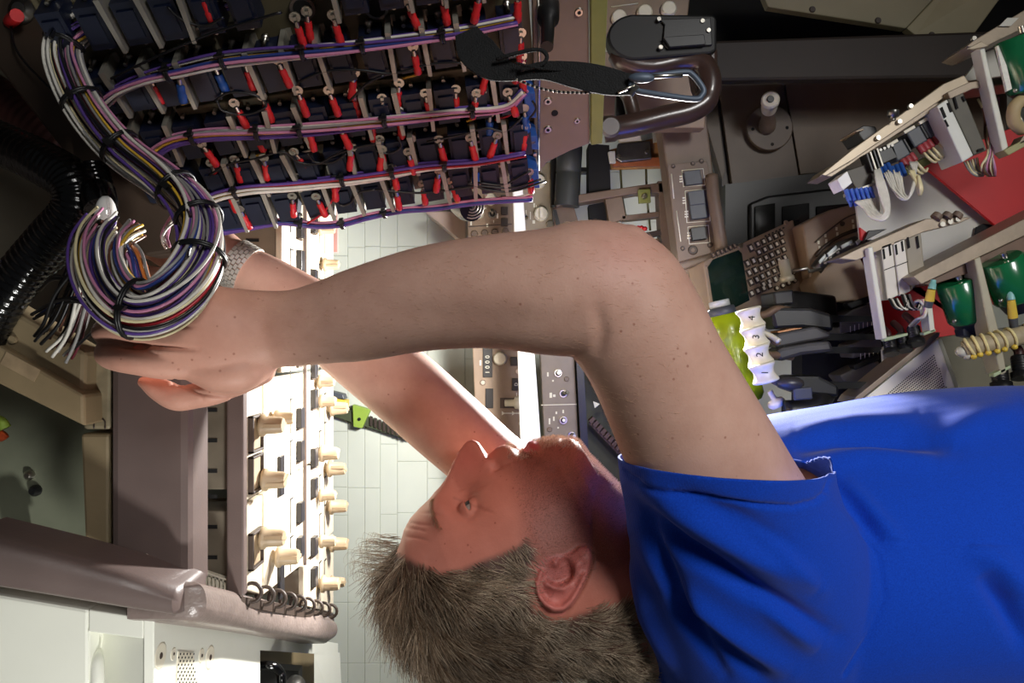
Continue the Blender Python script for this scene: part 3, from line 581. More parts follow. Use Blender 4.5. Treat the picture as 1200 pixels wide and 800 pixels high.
def toggle(t, px, py, d, tip=(6, -2)):
    b = MB(); c = P(px, py, d); b.lathe(c, (0, -.004, 0), [(0, .0085), (1, .0075)], METAL, 14); b.lathe(c + V((0, -.004, 0)), (0, -.001, 0), [(0, .0055), (1, .005)], BLACK, 10)
    e = P(px + tip[0], py + tip[1], d) + V((0, -.022, 0)); b.lathe(c + V((0, -.004, 0)), e - c - V((0, -.004, 0)), [(0, .0024), (.7, .0034), (.9, .0042), (1, .003)], METAL, 10); return b.build('toggle_switch', t)
D = 1.52
c1 = console('lighting_panel', 'tan panel with cream knobs between breaker panel rim and raised forearm', [(546, 196), (601, 192), (603, 300), (549, 304)], D)
for px, py, r in ((575, 234, 7), (560, 250, 7.5)): dial(c1, px, py, D, r, CREAM, .014)
for y in (229, 243, 256): pbox(c1, 'push_switch', 587, y, 595, y + 9, D, DBROWN, .006)
toggle(c1, 577, 251, D, (0, -3)); pbox(c1, 'joint', 549, 265, 600, 266, D, DBROWN, .0006, -3)
for k in range(4): dial(c1, 556 + k * 12, 274 - k, D, 4, BROWN, .004, 'screw')
for q in ((551, 258, 553, 264), (570, 262, 572, 266), (582, 250, 584, 256), (567, 243, 570, 245), (578, 258, 579, 261)): pbox(c1, 'marking', *q, D, LETTER, .0005)
c2_ = console('selector_panel', 'grey-tan panel with two large cream rotary selectors above the elbow', [(608, 192), (645, 190), (650, 300), (611, 302)], D, mat('grey_tan_paint', (150, 138, 118), .5, 0, .08, 40))
for px, py in ((631, 213), (634, 251)): dial(c2_, px, py, D, 8.5, CREAM, .012, 'rotary_selector', True)
toggle(c2_, 612, 260, D, (5, -4))
for q in ((616, 246, 617, 254), (621, 248, 622, 257), (624, 258, 627, 262), (609, 226, 612, 230), (625, 238, 627, 243), (628, 240, 629, 243)): pbox(c2_, 'marking', *q, D, LETTER, .0005)
dial(c2_, 645, 264, D, 5, METAL, .01, 'fastener'); 
c3_ = console('transponder_panel', 'tan panel with number windows and thumb switch below the forearm', [(553, 396), (612, 402), (620, 560), (560, 556)], D)
w1 = pbox(c3_, 'number_window', 566, 405, 577, 442, D, BLACK, .003)
for k, ch in enumerate('000I'): text(ch, 'digit', w1, flat(D), *at(flat(D), 571.5, 418 + k * 6 - 0), .012, LETTER, .0032)
pbox(c3_, 'number_window', 569, 455, 578, 478, D, BLACK, .003)
dial(c3_, 586, 420, D, 8, CREAM, .014)
kk = pbox(c3_, 'push_switch', 600, 443, 612, 457, D, BLACK, .007); pbox(c3_, 'push_switch', 598, 418, 611, 428, D, BLACK, .007)
text('D', 'letter', kk, flat(D), *at(flat(D), 605, 450), .009, LETTER, .0074)
pbox(c3_, 'thumb_slot', 586, 466, 613, 478, D, DBROWN, .002); b = MB(); b.lathe(P(592, 472, D - .006), P(613, 472, D - .012) - P(592, 472, D - .006), [(0, .007), (.5, .007), (.55, .012), (.9, .013), (1, .010)], CREAM, 16); b.build('thumb_switch', c3_)
pbox(c3_, 'marking', 590, 483.5, 612, 484.5, D, LETTER, .0005)
for x0 in (588, 600, 611): 
    b = MB(); b.prism([P(x0, 481.5, D), P(x0 + 4, 484, D), P(x0, 486.5, D)], (0, -.0005, 0), LETTER); b.build('marking', c3_)
for px, py in ((607, 435), (566, 448), (611, 496)): dial(c3_, px, py, D, 3.2, METAL, .003, 'screw')
pbox(c3_, 'marking', 562, 422, 564, 428, D, LETTER, .0005); pbox(c3_, 'marking', 605, 460, 606, 464, D, LETTER, .0005)
c4_ = console('toggle_panel', 'grey-brown panel with metal toggles beside the white strip at the chin', [(632, 396), (672, 398), (680, 560), (640, 560)], D, mat('grey_brown_paint', (128, 116, 104), .5, 0, .08, 40))
toggle(c4_, 654, 437, D, (0, -1)); toggle(c4_, 660, 461, D, (4, -2)); toggle(c4_, 660, 492, D, (0, -1)); toggle(c4_, 670, 510, D, (2, -1)); toggle(c4_, 652, 412, D, (1, -1))
pbox(c4_, 'joint', 634, 474, 676, 475, D, LETTER, .0006, -1)
for q in ((641, 436, 643, 441), (644, 460, 647, 466), (648, 462, 651, 465), (643, 490, 645, 497), (648, 488, 650, 493), (651, 482, 653, 485), (659, 480, 661, 484), (653, 500, 655, 502), (647, 445, 649, 447)): pbox(c4_, 'marking', *q, D, LETTER, .0005)
for px, py in ((664, 444), (644, 503)): dial(c4_, px, py, D, 3, BROWN, .003, 'screw')
# dark recess behind the chin with a brown ribbed lever slot
rb = thing('console_recess', 'dark olive recess with a ribbed brown strip between chin and upper arm', 'recess', P(705, 500, 1.5))
piece('back_plate', rb, [(684, 400, 1.6), (770, 400, 1.6), (770, 860, 1.6), (690, 860, 1.6)], (0, .02, 0), mat('dark_olive', (70, 70, 54), .6, 0, .15, 40))
piece('side_rail', rb, [(674, 396, 1.5), (682, 396, 1.5), (694, 600, 1.5), (685, 600, 1.5)], (0, .1, 0), BLACK)
b = MB(); b.prism(pp([(690, 496, 1.55), (694, 492, 1.55), (760, 560, 1.55), (756, 565, 1.55)]), (0, .01, 0), mat('red_brown_strip', (84, 58, 46), .5, 0, .1))
for k in range(14): f = k / 14; b.prism(pp([(695 + 62 * f, 488 + 64 * f, 1.54), (698 + 62 * f, 491 + 64 * f, 1.54), (693 + 62 * f, 496 + 64 * f, 1.54), (690 + 62 * f, 493 + 64 * f, 1.54)]), (0, .02, 0), mat('red_brown_strip', (84, 58, 46)))
b.build('ribbed_strip', rb)
piece('cover', rb, [(686, 396, 1.52), (740, 396, 1.52), (760, 520, 1.52), (716, 470, 1.52), (690, 440, 1.52)], (0, .02, 0), BLACK)
b = MB(); b.prism(pp([(695, 470, 1.515), (703, 473, 1.515), (697, 478, 1.515)]), (0, -.001, 0), LETTER); b.build('pointer_mark', rb)
# ================================================================ equipment frame beyond the elbow
er = thing('equipment_frame', 'brown open frame with black motor and pale gaps above the elbow', 'frame', P(715, 240, 1.45))
RB_ = mat('frame_brown', (104, 84, 68), .5, 0, .12, 40)
b = MB(); b.lathe(P(668, 168, 1.46), P(664, 242, 1.46) - P(668, 168, 1.46), [(0, .018), (.06, .024), (.45, .024), (.47, .022), (.49, .024), (1, .024)], mat('motor_grey', (66, 68, 66), .5, .2, .1), 24); b.build('motor', er)
piece('motor_mount', er, [(690, 168, 1.46), (714, 170, 1.46), (716, 232, 1.46), (690, 230, 1.46)], (0, .05, 0), BLACKM)
piece('motor_mount', er, [(646, 172, 1.49), (652, 172, 1.49), (652, 240, 1.49), (646, 240, 1.49)], (0, .05, 0), BLACK); piece('motor_mount', er, [(656, 172, 1.50), (659, 172, 1.50), (659, 240, 1.50), (656, 240, 1.50)], (0, .05, 0), BLACK); piece('motor_mount', er, [(646, 195, 1.5), (690, 196, 1.5), (690, 201, 1.5), (646, 200, 1.5)], (0, .03, 0), BLACK)
piece('shelf', er, [(650, 232, 1.45), (742, 218, 1.45), (784, 212, 1.45), (784, 226, 1.45), (748, 226, 1.45), (652, 242, 1.45)], (0, .04, 0), RB_, .002)
piece('frame_plate', er, [(708, 226, 1.46), (728, 224, 1.46), (734, 256, 1.46), (714, 262, 1.46)], (0, .02, 0), RB_, .001); piece('frame_plate', er, [(648, 243, 1.47), (672, 240, 1.47), (682, 275, 1.47), (652, 290, 1.47)], (0, .02, 0), RB_, .001)
piece('black_box', er, [(690, 240, 1.5), (711, 236, 1.5), (712, 262, 1.5), (692, 268, 1.5)], (0, .03, 0), BLACKM)
piece('strut', er, [(648, 246, 1.44), (652, 246, 1.44), (664, 290, 1.44), (658, 290, 1.44)], (0, .01, 0), BLACK)
piece('crossbar', er, [(728, 253, 1.46), (784, 246, 1.46), (784, 253, 1.46), (730, 258, 1.46)], (0, .03, 0), RB_, .001)
piece('upright', er, [(771, 212, 1.45), (789, 212, 1.45), (794, 300, 1.45), (776, 300, 1.45)], (0, .04, 0), RB_, .001)
piece('plate', er, [(724, 168, 1.44), (762, 165, 1.44), (764, 186, 1.44), (728, 190, 1.44), (722, 186, 1.44)], (0, .012, 0), STEEL, .002)
piece('board', er, [(712, 176, 1.47), (780, 158, 1.47), (782, 196, 1.47), (716, 198, 1.47)], (0, .012, 0), ORANGE, .001); piece('board_edge', er, [(716, 186, 1.463), (784, 186, 1.463), (784, 196, 1.463), (718, 196, 1.463)], (0, -.01, 0), mat('red_brown_edge', (150, 84, 48), .5, 0, .2, 80))
piece('white_block', er, [(724, 164, 1.455), (750, 160, 1.455), (751, 167, 1.455), (726, 170, 1.455)], (0, -.01, 0), CREAM, .001); piece('clip', er, [(764, 156, 1.45), (772, 154, 1.45), (773, 166, 1.45), (765, 168, 1.45)], (0, -.01, 0), ALU, .001); piece('clip', er, [(712, 179, 1.45), (720, 178, 1.45), (721, 192, 1.45), (714, 192, 1.45)], (0, -.01, 0), LTGREY, .001)
b = MB()
for px, py in ((725, 183), (758, 178), (769, 287)): b = MB(); b.lathe(P(px, py, 1.438 if py < 200 else 1.43), (0, -.004, 0), [(0, .004), (1, .0035)], METAL, 10); b.build('screw', er)
for pts in ([(727, 198), (729, 230), (733, 254)], [(757, 198), (758, 230), (762, 270)]):
    b = MB(); b.tube(pp([(p[0], p[1], 1.48) for p in pts]), .0022, mat('olive_rod', (98, 100, 72), .5), 8); b.build('rod', er)
b = MB(); Fo = flat(1.45); b.prism(pp([(747, 223, 1.45), (761, 222, 1.45), (762, 238, 1.45), (748, 239, 1.45)]), (0, -.008, 0), OLIVE); b.lathe(P(755, 230, 1.441), (0, -.004, 0), [(0, .006), (1, .004)], METAL, 10); b.build('terminal_block', er, .001)
piece('lower_bracket', er, [(752, 282, 1.44), (772, 279, 1.44), (776, 287, 1.44), (773, 293, 1.44), (760, 294, 1.44)], (0, .01, 0), RB_, .002); piece('lower_bar', er, [(738, 276, 1.45), (774, 269, 1.45), (776, 275, 1.45), (742, 282, 1.45)], (0, .02, 0), DBROWN, .001)
b = MB()
for k in range(4): b.ball(P(744 + k * 4, 268 - math.sin(k) * 1.5, 1.44), .0045, RED, 10)
tag(b.build('red_grommet'), 'red grommet peeking over the elbow in the brown frame', 'grommet')
# ================================================================ switch post with four square keys
sp4 = thing('switch_post', 'brown upright panel with four dark square switches right of the frame', 'control panel', P(805, 230, 1.32))
Fp = pixframe((780, 196, 1.32), (829, 190, 1.32), (797, 312, 1.30))
piece('post', sp4, [(772, 128, 1.335), (826, 120, 1.335), (848, 300, 1.315), (796, 318, 1.315)], (0, .05, 0), BROWN, .003)
b = MB(); b.prism([pl(Fp, *p) for p in ((781, 194), (828, 190), (845, 292), (838, 296), (794, 308))], Fp.n * .006, BROWN); b.build('face_plate', sp4, .001)
for px, py, s_ in ((810, 211, 1), (814.5, 234.5, 1), (816.5, 250.5, 1), (816.5, 276, .9)):
    a, c = at(Fp, px, py); b = MB(); h = .0138 * s_; b.box(Fp, (a - h, a + h), (c - h * .88, c + h * .88), (.006, .015), GREYP if s_ == 1 else BLACK); k_ = b.build('square_switch', sp4, .001)
for (x0, y0, x1, y1) in ((797, 201, 823, 220), (801, 225, 829, 262), (804, 267, 829, 287)):
    b = MB(); c_ = [pl(Fp, x0 + 1, y0, .0065), pl(Fp, x1, y0 - 2, .0065), pl(Fp, x1 + 2, y1 - 2, .0065), pl(Fp, x0 + 3, y1, .0065)]; b.tube(c_ + [c_[0]], .0009, LETTER, 5); b.build('outline_mark', sp4)
for px, py, n in ((797.5, 211, 3), (801, 236, 3), (803.5, 252, 3), (806.5, 277, 3)):
    for k in range(n): b = MB(); a, c = at(Fp, px, py - 3 + k * 3); b.box(Fp, (a - .003, a + .003), (c - .0012, c + .0012), (.006, .0066), LETTER); b.build('marking', sp4)
for (x0, y0, x1, y1) in ((786, 205, 789, 234), (792, 248, 797, 284)): b = MB(); b.tube([pl(Fp, x0, y0, .006), pl(Fp, x1, y1, .006)], .0009, LETTER, 5); b.build('marking', sp4)
for px, py, r in ((788, 196, .004), (811, 193, .004), (821, 190, .0045), (799, 292, .004), (811, 294, .0085), (831, 288, .005)): b = MB(); c = pl(Fp, px, py, .006); b.lathe(c, Fp.n * .002, [(0, r), (1, r * .8)], DBROWN, 14); b.lathe(c + Fp.n * .002, Fp.n * .0008, [(0, r * .5), (1, r * .4)], BROWN, 8); b.build('screw', sp4)
b = MB(); b.tube(spline(pp([(834, 206, 1.30), (836, 230, 1.29), (842, 266, 1.28), (846, 292, 1.28)]), 5), .0105, BROWN, 16); b.build('grab_rod', sp4)
piece('lower_block', sp4, [(795, 312, 1.33), (818, 306, 1.33), (821, 336, 1.33), (804, 340, 1.33)], (0, .05, 0), TAN, .002)
# ================================================================ control wheel
cw = thing('control_wheel', 'dark brown control wheel horn with oval black hub', 'control wheel', P(770, 90, 1.12))
HB = mat('horn_brown', (66, 50, 44), .3, 0, .15, 40, .05, 300, coat=.3)
b = MB(); pts = [(745 + 33 * math.cos(a), 43 + 27 * math.sin(a)) for a in np.linspace(math.pi / 2, math.pi * 1.5, 18)] + [(836, 16), (840, 20), (840, 58), (832, 62)]
b.prism([P(x_, y_ + (x_ - 745) * .01, 1.10) for x_, y_ in pts], (0, .03, 0), mat('hub_black', (15, 15, 15), .55, 0, .1)); hb = b.build('hub', cw, .004)
b = MB(); b.prism(pp([(772, 24, 1.099), (832, 22, 1.099), (834, 54, 1.099), (782, 58, 1.099), (776, 52, 1.099), (778, 30, 1.099)]), (0, -.004, 0), BLACK); b.prism(pp([(776, 45, 1.095), (824, 42, 1.095), (826, 54, 1.095), (784, 57, 1.095)]), (0, -.006, 0), mat('black_grey', (32, 33, 34), .4)); b.build('hub_cover', hb, .001)
for px, py in ((772, 23), (774, 56), (823, 25), (830, 36)): b = MB(); b.lathe(P(px, py, 1.095), (0, -.003, 0), [(0, .0036), (1, .003)], METAL, 10); b.build('screw', hb)
b = MB(); b.tube(spline(pp([(726, 62, 1.125), (736, 74, 1.12), (764, 78, 1.12), (796, 72, 1.12), (822, 74, 1.115), (832, 92, 1.11), (828, 116, 1.11), (808, 130, 1.11), (776, 138, 1.11), (744, 146, 1.11), (722, 150, 1.112), (708, 152, 1.115)]), 6), [.019] * 6 + [.016] * 30 + [.017] * 25 + [.019] * 6, HB, 18); b.build('horn', cw)
piece('horn_web', cw, [(806, 56, 1.115), (842, 54, 1.115), (842, 112, 1.115), (824, 128, 1.115), (814, 100, 1.115)], (0, .03, 0), HB, .006)
b = MB(); b.tube(spline(pp([(746, 150, 1.115), (742, 132, 1.12), (736, 112, 1.12), (724, 100, 1.12)]), 5), .011, HB, 14); b.build('spoke', cw)
b = MB(); b.lathe(P(715, 150, 1.095), (0, -.010, 0), [(0, .014), (.7, .014), (1, .012)], mat('grey_brown_button', (98, 92, 88), .4), 20); b.build('end_button', cw)
b = MB(); b.prism(pp([(722, 112, 1.14), (734, 110, 1.14), (734, 136, 1.14), (722, 136, 1.14)]), (0, .02, 0), BLACK); b.build('switch_body', cw, .002)
piece('column', cw, [(834, 47, 1.36), (1150, 36, 1.36), (1660, 22, 1.36), (1660, 92, 1.36), (1150, 91, 1.36), (834, 95, 1.36)], (0, .025, 0), mat('column_umber', (42, 33, 27), .6, 0, .15, 15, .1, 200), .006)
# instrument unit behind the hub, top
iu = thing('instrument_unit', 'tan instrument unit with pale round knobs behind the wheel hub', 'instrument', P(760, 5, 1.25))
piece('face', iu, [(706, -40, 1.25), (812, -40, 1.25), (806, 20, 1.25), (706, 40, 1.25)], (0, .05, 0), TAN, .002)
for px, py in ((725, 22), (755, 16), (783, 12)): dial(iu, px, py, 1.25, 9, CREAM, .010)
b = MB(); b.tube(pp([(716, 8, 1.249), (748, 4, 1.249)]), .001, LETTER, 5); b.build('marking', iu)
piece('lower_fascia', iu, [(705, 60, 1.27), (720, 60, 1.27), (830, 90, 1.27), (826, 150, 1.27), (706, 150, 1.27)], (0, .03, 0), TAN, .002)
# ================================================================ instrument panel, glareshield, sidewall at top right
st2 = struct(piece('wall_instrument', None, [(776, 60, 1.55), (1180, 60, 1.55), (1180, 330, 1.55), (852, 330, 1.55), (846, 210, 1.55), (822, 130, 1.55)], (0, .03, 0), DBROWN))
piece('panel', st2, [(842, 98, 1.535), (918, 98, 1.535), (936, 205, 1.535), (870, 232, 1.535), (860, 232, 1.535)], (0, .012, 0), mat('instrument_brown', (92, 78, 66), .5, 0, .1, 20, .05, 300), .001)
piece('panel', st2, [(920, 98, 1.535), (1180, 90, 1.535), (1180, 200, 1.535), (990, 200, 1.535), (938, 204, 1.535)], (0, .012, 0), mat('instrument_brown2', (100, 85, 70), .5, 0, .1, 20, .05, 300), .001)
piece('panel', st2, [(800, 98, 1.535), (838, 98, 1.535), (850, 200, 1.535), (846, 210, 1.535), (826, 140, 1.535)], (0, .012, 0), mat('instrument_brown', (92, 78, 66)), .001)
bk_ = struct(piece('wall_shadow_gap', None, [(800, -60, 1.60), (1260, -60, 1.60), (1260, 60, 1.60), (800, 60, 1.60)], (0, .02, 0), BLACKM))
sw = struct(piece('trim_8', None, [(880, -40, 1.42), (900, 8, 1.42), (1062, 33, 1.42), (1130, -40, 1.42)], (0, .02, 0), mat('sidewall_beige', (150, 142, 116), .55, 0, .08, 12), .002))
piece('lining', sw, [(1062.5, 33, 1.42), (1073, 41, 1.42), (1143, 38, 1.42), (1200, -40, 1.40), (1130.5, -40, 1.42)], (0, .02, 0), mat('sidewall_beige_lit', (164, 154, 124), .55, 0, .08, 12), .002)  # plate past its fold, its stronger light put into the colour
for px, py in ((952, 11), (1029, 24), (1092, 41)): b = MB(); b.lathe(P(px, py, 1.4195), (0, -.002, 0), [(0, .0062), (1, .005)], DBROWN, 12); b.build('fastener', sw)
kb = thing('pull_knob', 'cream pull knob on a brown stem over a round plate', 'knob', P(900, 150, 1.53))
b = MB(); c = P(901, 150, 1.523); b.lathe(c, (0, -.006, 0), [(0, .046), (.8, .046), (1, .044)], mat('instrument_brown', (92, 78, 66)), 36)
for a in (.15, 1.6, 3.0, 4.6): b.lathe(c + V((.034 * math.sin(a + 1.57), -.0055, .034 * math.cos(a + 1.57))), (0, -.0008, 0), [(0, .0034), (1, .0034)], BLACKM, 10)
b.build('round_plate', kb)
b = MB(); b.lathe(P(899, 149, 1.516), P(901, 128, 1.46) - P(899, 149, 1.516), [(0, .016), (.3, .016), (.35, .013), (1, .013)], BROWN, 18); b.build('stem', kb)
b = MB(); b.lathe(P(901, 128, 1.46), P(903, 116, 1.415) - P(901, 128, 1.46), [(0, .014), (.25, .015), (.5, .0115), (.62, .012), (.7, .0165), (.95, .0165), (1, .014)], CREAM, 22); b.lathe(P(903, 116, 1.414), (0, -.002, 0), [(0, .007), (1, .006)], BLACK, 14); b.build('knob_cap', kb)
rcs = struct(piece('wall_black_recess', None, [(850, 216, 1.50), (1010, 196, 1.50), (1010, 330, 1.50), (850, 330, 1.50)], (0, .02, 0), mat('dark_recess', (26, 24, 23), .45, 0, .1)))
piece('display_bezel', rcs, [(878, 238, 1.49), (900, 229, 1.49), (1010, 216, 1.49), (1010, 300, 1.49), (878, 300, 1.49)], (0, .01, 0), BLACK, .006)
for x0, x1 in ((884, 908), (916, 948), (956, 1000)): piece('display', rcs, [(x0, 242, 1.489), (x1, 238, 1.489), (x1, 280, 1.489), (x0, 282, 1.489)], (0, -.003, 0), mat('dead_screen', (14, 14, 15), .1, 0, 0), .001)
# ================================================================ keypad unit
cdu = thing('keypad_unit', 'tan keypad unit with dark green screen and many small keys', 'keypad', P(885, 310, 1.28))
CF = pixframe((824, 306, 1.24), (929, 258, 1.30), (838, 395, 1.22))
b = MB(); b.prism([pl(CF, *p) for p in ((824, 306), (930, 257), (948, 352), (838, 400))], -CF.n * .05, TAN); b.build('case', cdu, .002)
b = MB(); b.prism([pl(CF, *p) for p in ((829, 313), (835, 304), (865, 293), (869, 297), (878, 352), (838, 372))], CF.n * .0015, GLASSD); b.build('screen', cdu, .001)
b = MB(); b.prism([pl(CF, *p) for p in ((931, 258), (937, 256), (957, 352), (949, 354))], -CF.n * .05, BLACK); b.build('side_rail', cdu, .001)
def key(px, py, w_, h_, m=CREAM, nm='key'):
    a, c = at(CF, px, py); b = MB(); w_ *= 1.14; h_ *= 1.12; b.box(CF, (a - w_, a + w_), (c - h_, c + h_), (0, .0035), DBROWN); b.box(CF, (a - w_ * .55, a + w_ * .55), (c - h_ * .52, c + h_ * .52), (.0035, .0039), m); b.build(nm, cdu, .0004)
for r in range(6):
    for k in range(5):
        if (r, k) == (5, 9): continue
        key(887 + k * 6.9 + r * 1.35, 286.5 - k * 3.15 + r * 9.4, .0036, .0048)
for r in range(3): [key(875 + k * 7 + r * 2.0, 309 - k * 3 + r * 11, .0036, .0056) for k in range(2)]
key(879, 291, .0036, .006)
for k in range(4): key(880 + k * 7, 344 - k * 3, .0038, .005)
for r in range(2):
    for k in range(4): a, c = at(CF, 908 + k * 7 + r * 1.4, 328.5 - k * 3 + r * 9.5); b = MB(); b.lathe(CF(a, c, 0), CF.n * .0035, [(0, .0048), (1, .0042)], DBROWN, 12); b.lathe(CF(a, c, .0035), CF.n * .0004, [(0, .0028), (1, .0026)], CREAM, 10); b.build('round_key', cdu)
for k in range(6): key(835 + k * 5, 299.5 - k * 2.2, .0022, .004, TAN, 'line_key')
for k in range(6): a, c = at(CF, 897 + k * 4.2, 276.5 - k * 1.9); b = MB(); b.box(CF, (a - .002, a + .002), (c - .0012, c + .0012), (0, .0005), INK); b.build('marking', cdu)
for px, py in ((921, 261), (827, 309), (868, 288)): b = MB(); a, c = at(CF, px, py); b.lathe(CF(a, c), CF.n * .002, [(0, .0045), (1, .0038)], METAL if px == 868 else TAN, 12); b.build('screw', cdu)
# ================================================================ bottle
bt = thing('bottle', 'lime green plastic bottle with grey and white cap lying behind the throttles', 'bottle', P(855, 395, 1.2))
a0, a1 = P(842, 352, 1.2), P(870, 470, 1.2)
def blathe(pr, m, nm): b = MB(); b.lathe(a0, a1 - a0, pr, m, 28); return b.build(nm, bt)
blathe([(0, .014), (.005, .016), (.06, .016), (.062, .015)], mat('pale_grey_cap', (196, 200, 196), .4), 'cap'); blathe([(.062, .015), (.07, .021), (.13, .023), (.14, .022)], GREYP, 'collar')
blathe([(.14, .0215), (.17, .026), (.26, .032), (.38, .034), (.44, .031), (.5, .034), (.95, .035), (1, .030)], LIME, 'body')
# ================================================================ throttle quadrant
tq = thing('throttle_quadrant', 'dark throttle quadrant housing with slotted grey lever gates', 'throttle quadrant', P(960, 400, 1.2))
piece('housing', tq, [(940, 338, 1.30), (1034, 330, 1.30), (1040, 500, 1.30), (940, 500, 1.30)], (0, .05, 0), BLACKM)
GATE = mat('gate_grey', (92, 88, 80), .5, 0, .15, 40)
for pts in ([(984, 372), (1000, 362), (1022, 354), (1030, 380), (1006, 386), (984, 392)], [(996, 404), (1022, 392), (1032, 394), (1036, 410), (1000, 420)], [(984, 440), (1008, 428), (1030, 422), (1036, 446), (1010, 452), (996, 456)]):
    g_ = piece('lever_gate', tq, [(p[0], p[1], 1.22) for p in pts], (0, .05, 0), GATE, .003)
    for k in range(6): f = k / 6; x0 = pts[0][0] + 12 + 30 * f; y0 = pts[0][1] + 4 - 9 * f; pbox(g_, 'marking', x0, y0 + 6, x0 + 1, y0 + 13, 1.2195, LETTER, .0004)
for pts in ([(992, 356), (1020, 346), (1022, 353), (998, 362)], [(1002, 392), (1026, 380), (1027, 386), (1004, 398)], [(1000, 428), (1030, 414), (1032, 420), (1003, 434)]): piece('slot', tq, [(p[0], p[1], 1.215) for p in pts], (0, .02, 0), BLACK, .002)
piece('shroud', tq, [(906, 344), (928, 340), (930, 356), (912, 360)] and [(906, 342, 1.12), (930, 339, 1.12), (931, 356, 1.12), (908, 358, 1.12)], (0, .06, 0), mat('black_grey2', (34, 33, 34), .5), .003)
piece('shroud', tq, [(930, 340, 1.13), (980, 346, 1.15), (986, 384, 1.15), (940, 384, 1.13), (912, 368, 1.12)], (0, .10, 0), BLACK, .004)
b = MB(); b.tube(spline(pp([(968, 456, 1.10), (960, 470, 1.08), (950, 480, 1.07), (920, 482, 1.07)]), 5), .016, BLACK, 14); b.build('lower_arm', tq)
SHB = mat('lever_dark_grey', (58, 56, 56), .38, 0, .15, 60)
LEV = [('4', (879.5, 372.5), 1.085, [(903, 366), (912, 360), (950, 360), (976, 368), (978, 388), (940, 384), (908, 386)], BLACK, (898, 368), (910, 362)),
       ('3', (884.5, 394.5), 1.075, [(906, 394), (914, 390), (956, 382), (974, 390), (974, 396), (940, 402), (910, 408)], SHB, (900, 396), (912, 402)),
       ('2', (889, 415.5), 1.065, [(908, 412), (916, 407), (950, 401), (974, 399), (978, 412), (940, 416), (914, 424)], SHB, (903, 416), (912, 416)),
       ('1', (895, 436.5), 1.055, [(918, 446), (926, 440), (960, 440), (984, 452), (984, 466), (940, 462), (922, 456)], BLACK, (905, 444), (922, 452))]
which = {'4': 'topmost', '3': 'second from the top', '2': 'third from the top', '1': 'lowest'}
for ch, (px, py), d, body, r0, r1 in [(l[0], l[1], l[2], (l[3], l[4]), l[5], l[6]) for l in LEV]:
    lv = thing('thrust_lever', 'throttle lever with cream spool grip numbered %s, %s of the four' % (ch, which[ch]), 'lever', P(935, py, d + .05), group=None)
    ax0 = P(px - 3.2, py - 11.3, d); ax1 = P(px + 3.2, py + 11.3, d); b = MB()
    b.lathe(ax0, ax1 - ax0, [(0, .0155), (.03, .0178), (.12, .0180), (.22, .0162), (.38, .0142), (.5, .0138), (.62, .0142), (.78, .0162), (.88, .0180), (.97, .0178), (1, .0155)], CREAM, 32); gp = b.build('grip', lv)
    F_ = flat(d - .0142); text(ch, 'numeral', gp, F_, *at(F_, px + 1.5, py), .0135, INK, .0004)
    b = MB(); b.tube(spline([P(px + 6, py - 2, d + .01), P(r0[0], r0[1], d + .015), P(r1[0], r1[1], d + .02), P(r1[0] + 16, r1[1] + 2, d + .03)], 5), .0055, mat('tan_metal_arm', (128, 104, 84), .4, .3, .12, 60), 12); b.build('stem', lv)
    b = MB(); b.prism([P(x_, y_, d + .015) for x_, y_ in body[0]], (0, .045, 0), body[1]); b.build('arm', lv, .005)
    b = MB(); e0 = sum((P(x_, y_, d + .03) for x_, y_ in body[0]), V((0, 0, 0))) / len(body[0]); b.prism([e0 + V((-.006, -.008, .03)), e0 + V((.006, -.008, .03)), e0 + V((.004, .02, -.12)), e0 + V((-.004, .02, -.12))], (0, .012, 0), BLACK); b.build('link', lv)
b = MB(); b.tube(spline(pp([(890, 388, 1.09), (904, 394, 1.08), (913, 400, 1.07)]), 4), .004, CREAM, 8); b.build('trigger', lv)
o = piece('copper_plate', tq, [(910, 388, 1.105), (955, 379, 1.105), (962, 382, 1.105), (915, 394, 1.105)], (0, .03, 0), mat('copper_brown', (150, 104, 70), .35, .4, .1), .001)
kx = piece('square_key', tq, [(928, 455, 1.05), (950, 453, 1.05), (951, 467, 1.05), (929, 469, 1.05)], (0, -.006, 0), mat('grey_blue_key', (62, 66, 78), .4), .002)
b = MB(); b.ball(P(926, 449, 1.05), .012, SHB, 14, (.8, 1, 1.6)); b.build('boss', tq)
b = MB(); b.lathe(P(902, 458, 1.09), P(912, 476, 1.09) - P(902, 458, 1.09), [(0, .004), (.5, .004), (.6, .011), (.8, .013), (1, .010)], CREAM, 18); b.build('small_knob', tq)
# ================================================================ speed brake lever
sb = thing('speedbrake_unit', 'tan lever cover with engraved arc and grey lever beside the keypad', 'lever unit', P(985, 300, 1.22))
piece('cover', sb, [(940, 262, 1.25), (972, 246, 1.25), (1012, 236, 1.25), (1024, 262, 1.25), (1010, 290, 1.25), (975, 296, 1.25), (955, 312, 1.25), (950, 330, 1.25)], (0, .06, 0), TAN, .003)
piece('cover', sb, [(952, 332, 1.22), (962, 318, 1.22), (990, 296, 1.22), (1030, 290, 1.22), (1040, 360, 1.22), (1000, 352, 1.22), (962, 356, 1.22)], (0, .06, 0), mat('tan_cover_light', (150, 128, 106), .5, 0, .08, 20), .003)
b = MB(); b.tube(spline(pp([(955, 284, 1.246), (966, 274, 1.246), (990, 256, 1.246), (1010, 248, 1.246)]), 5), .0012, DBROWN, 6); b.build('engraved_line', sb); b = MB(); b.tube(spline(pp([(956, 300, 1.244), (966, 289, 1.244), (986, 276, 1.244), (1010, 267, 1.244)]), 5), .003, DBROWN, 8); b.build('lever_slot', sb)
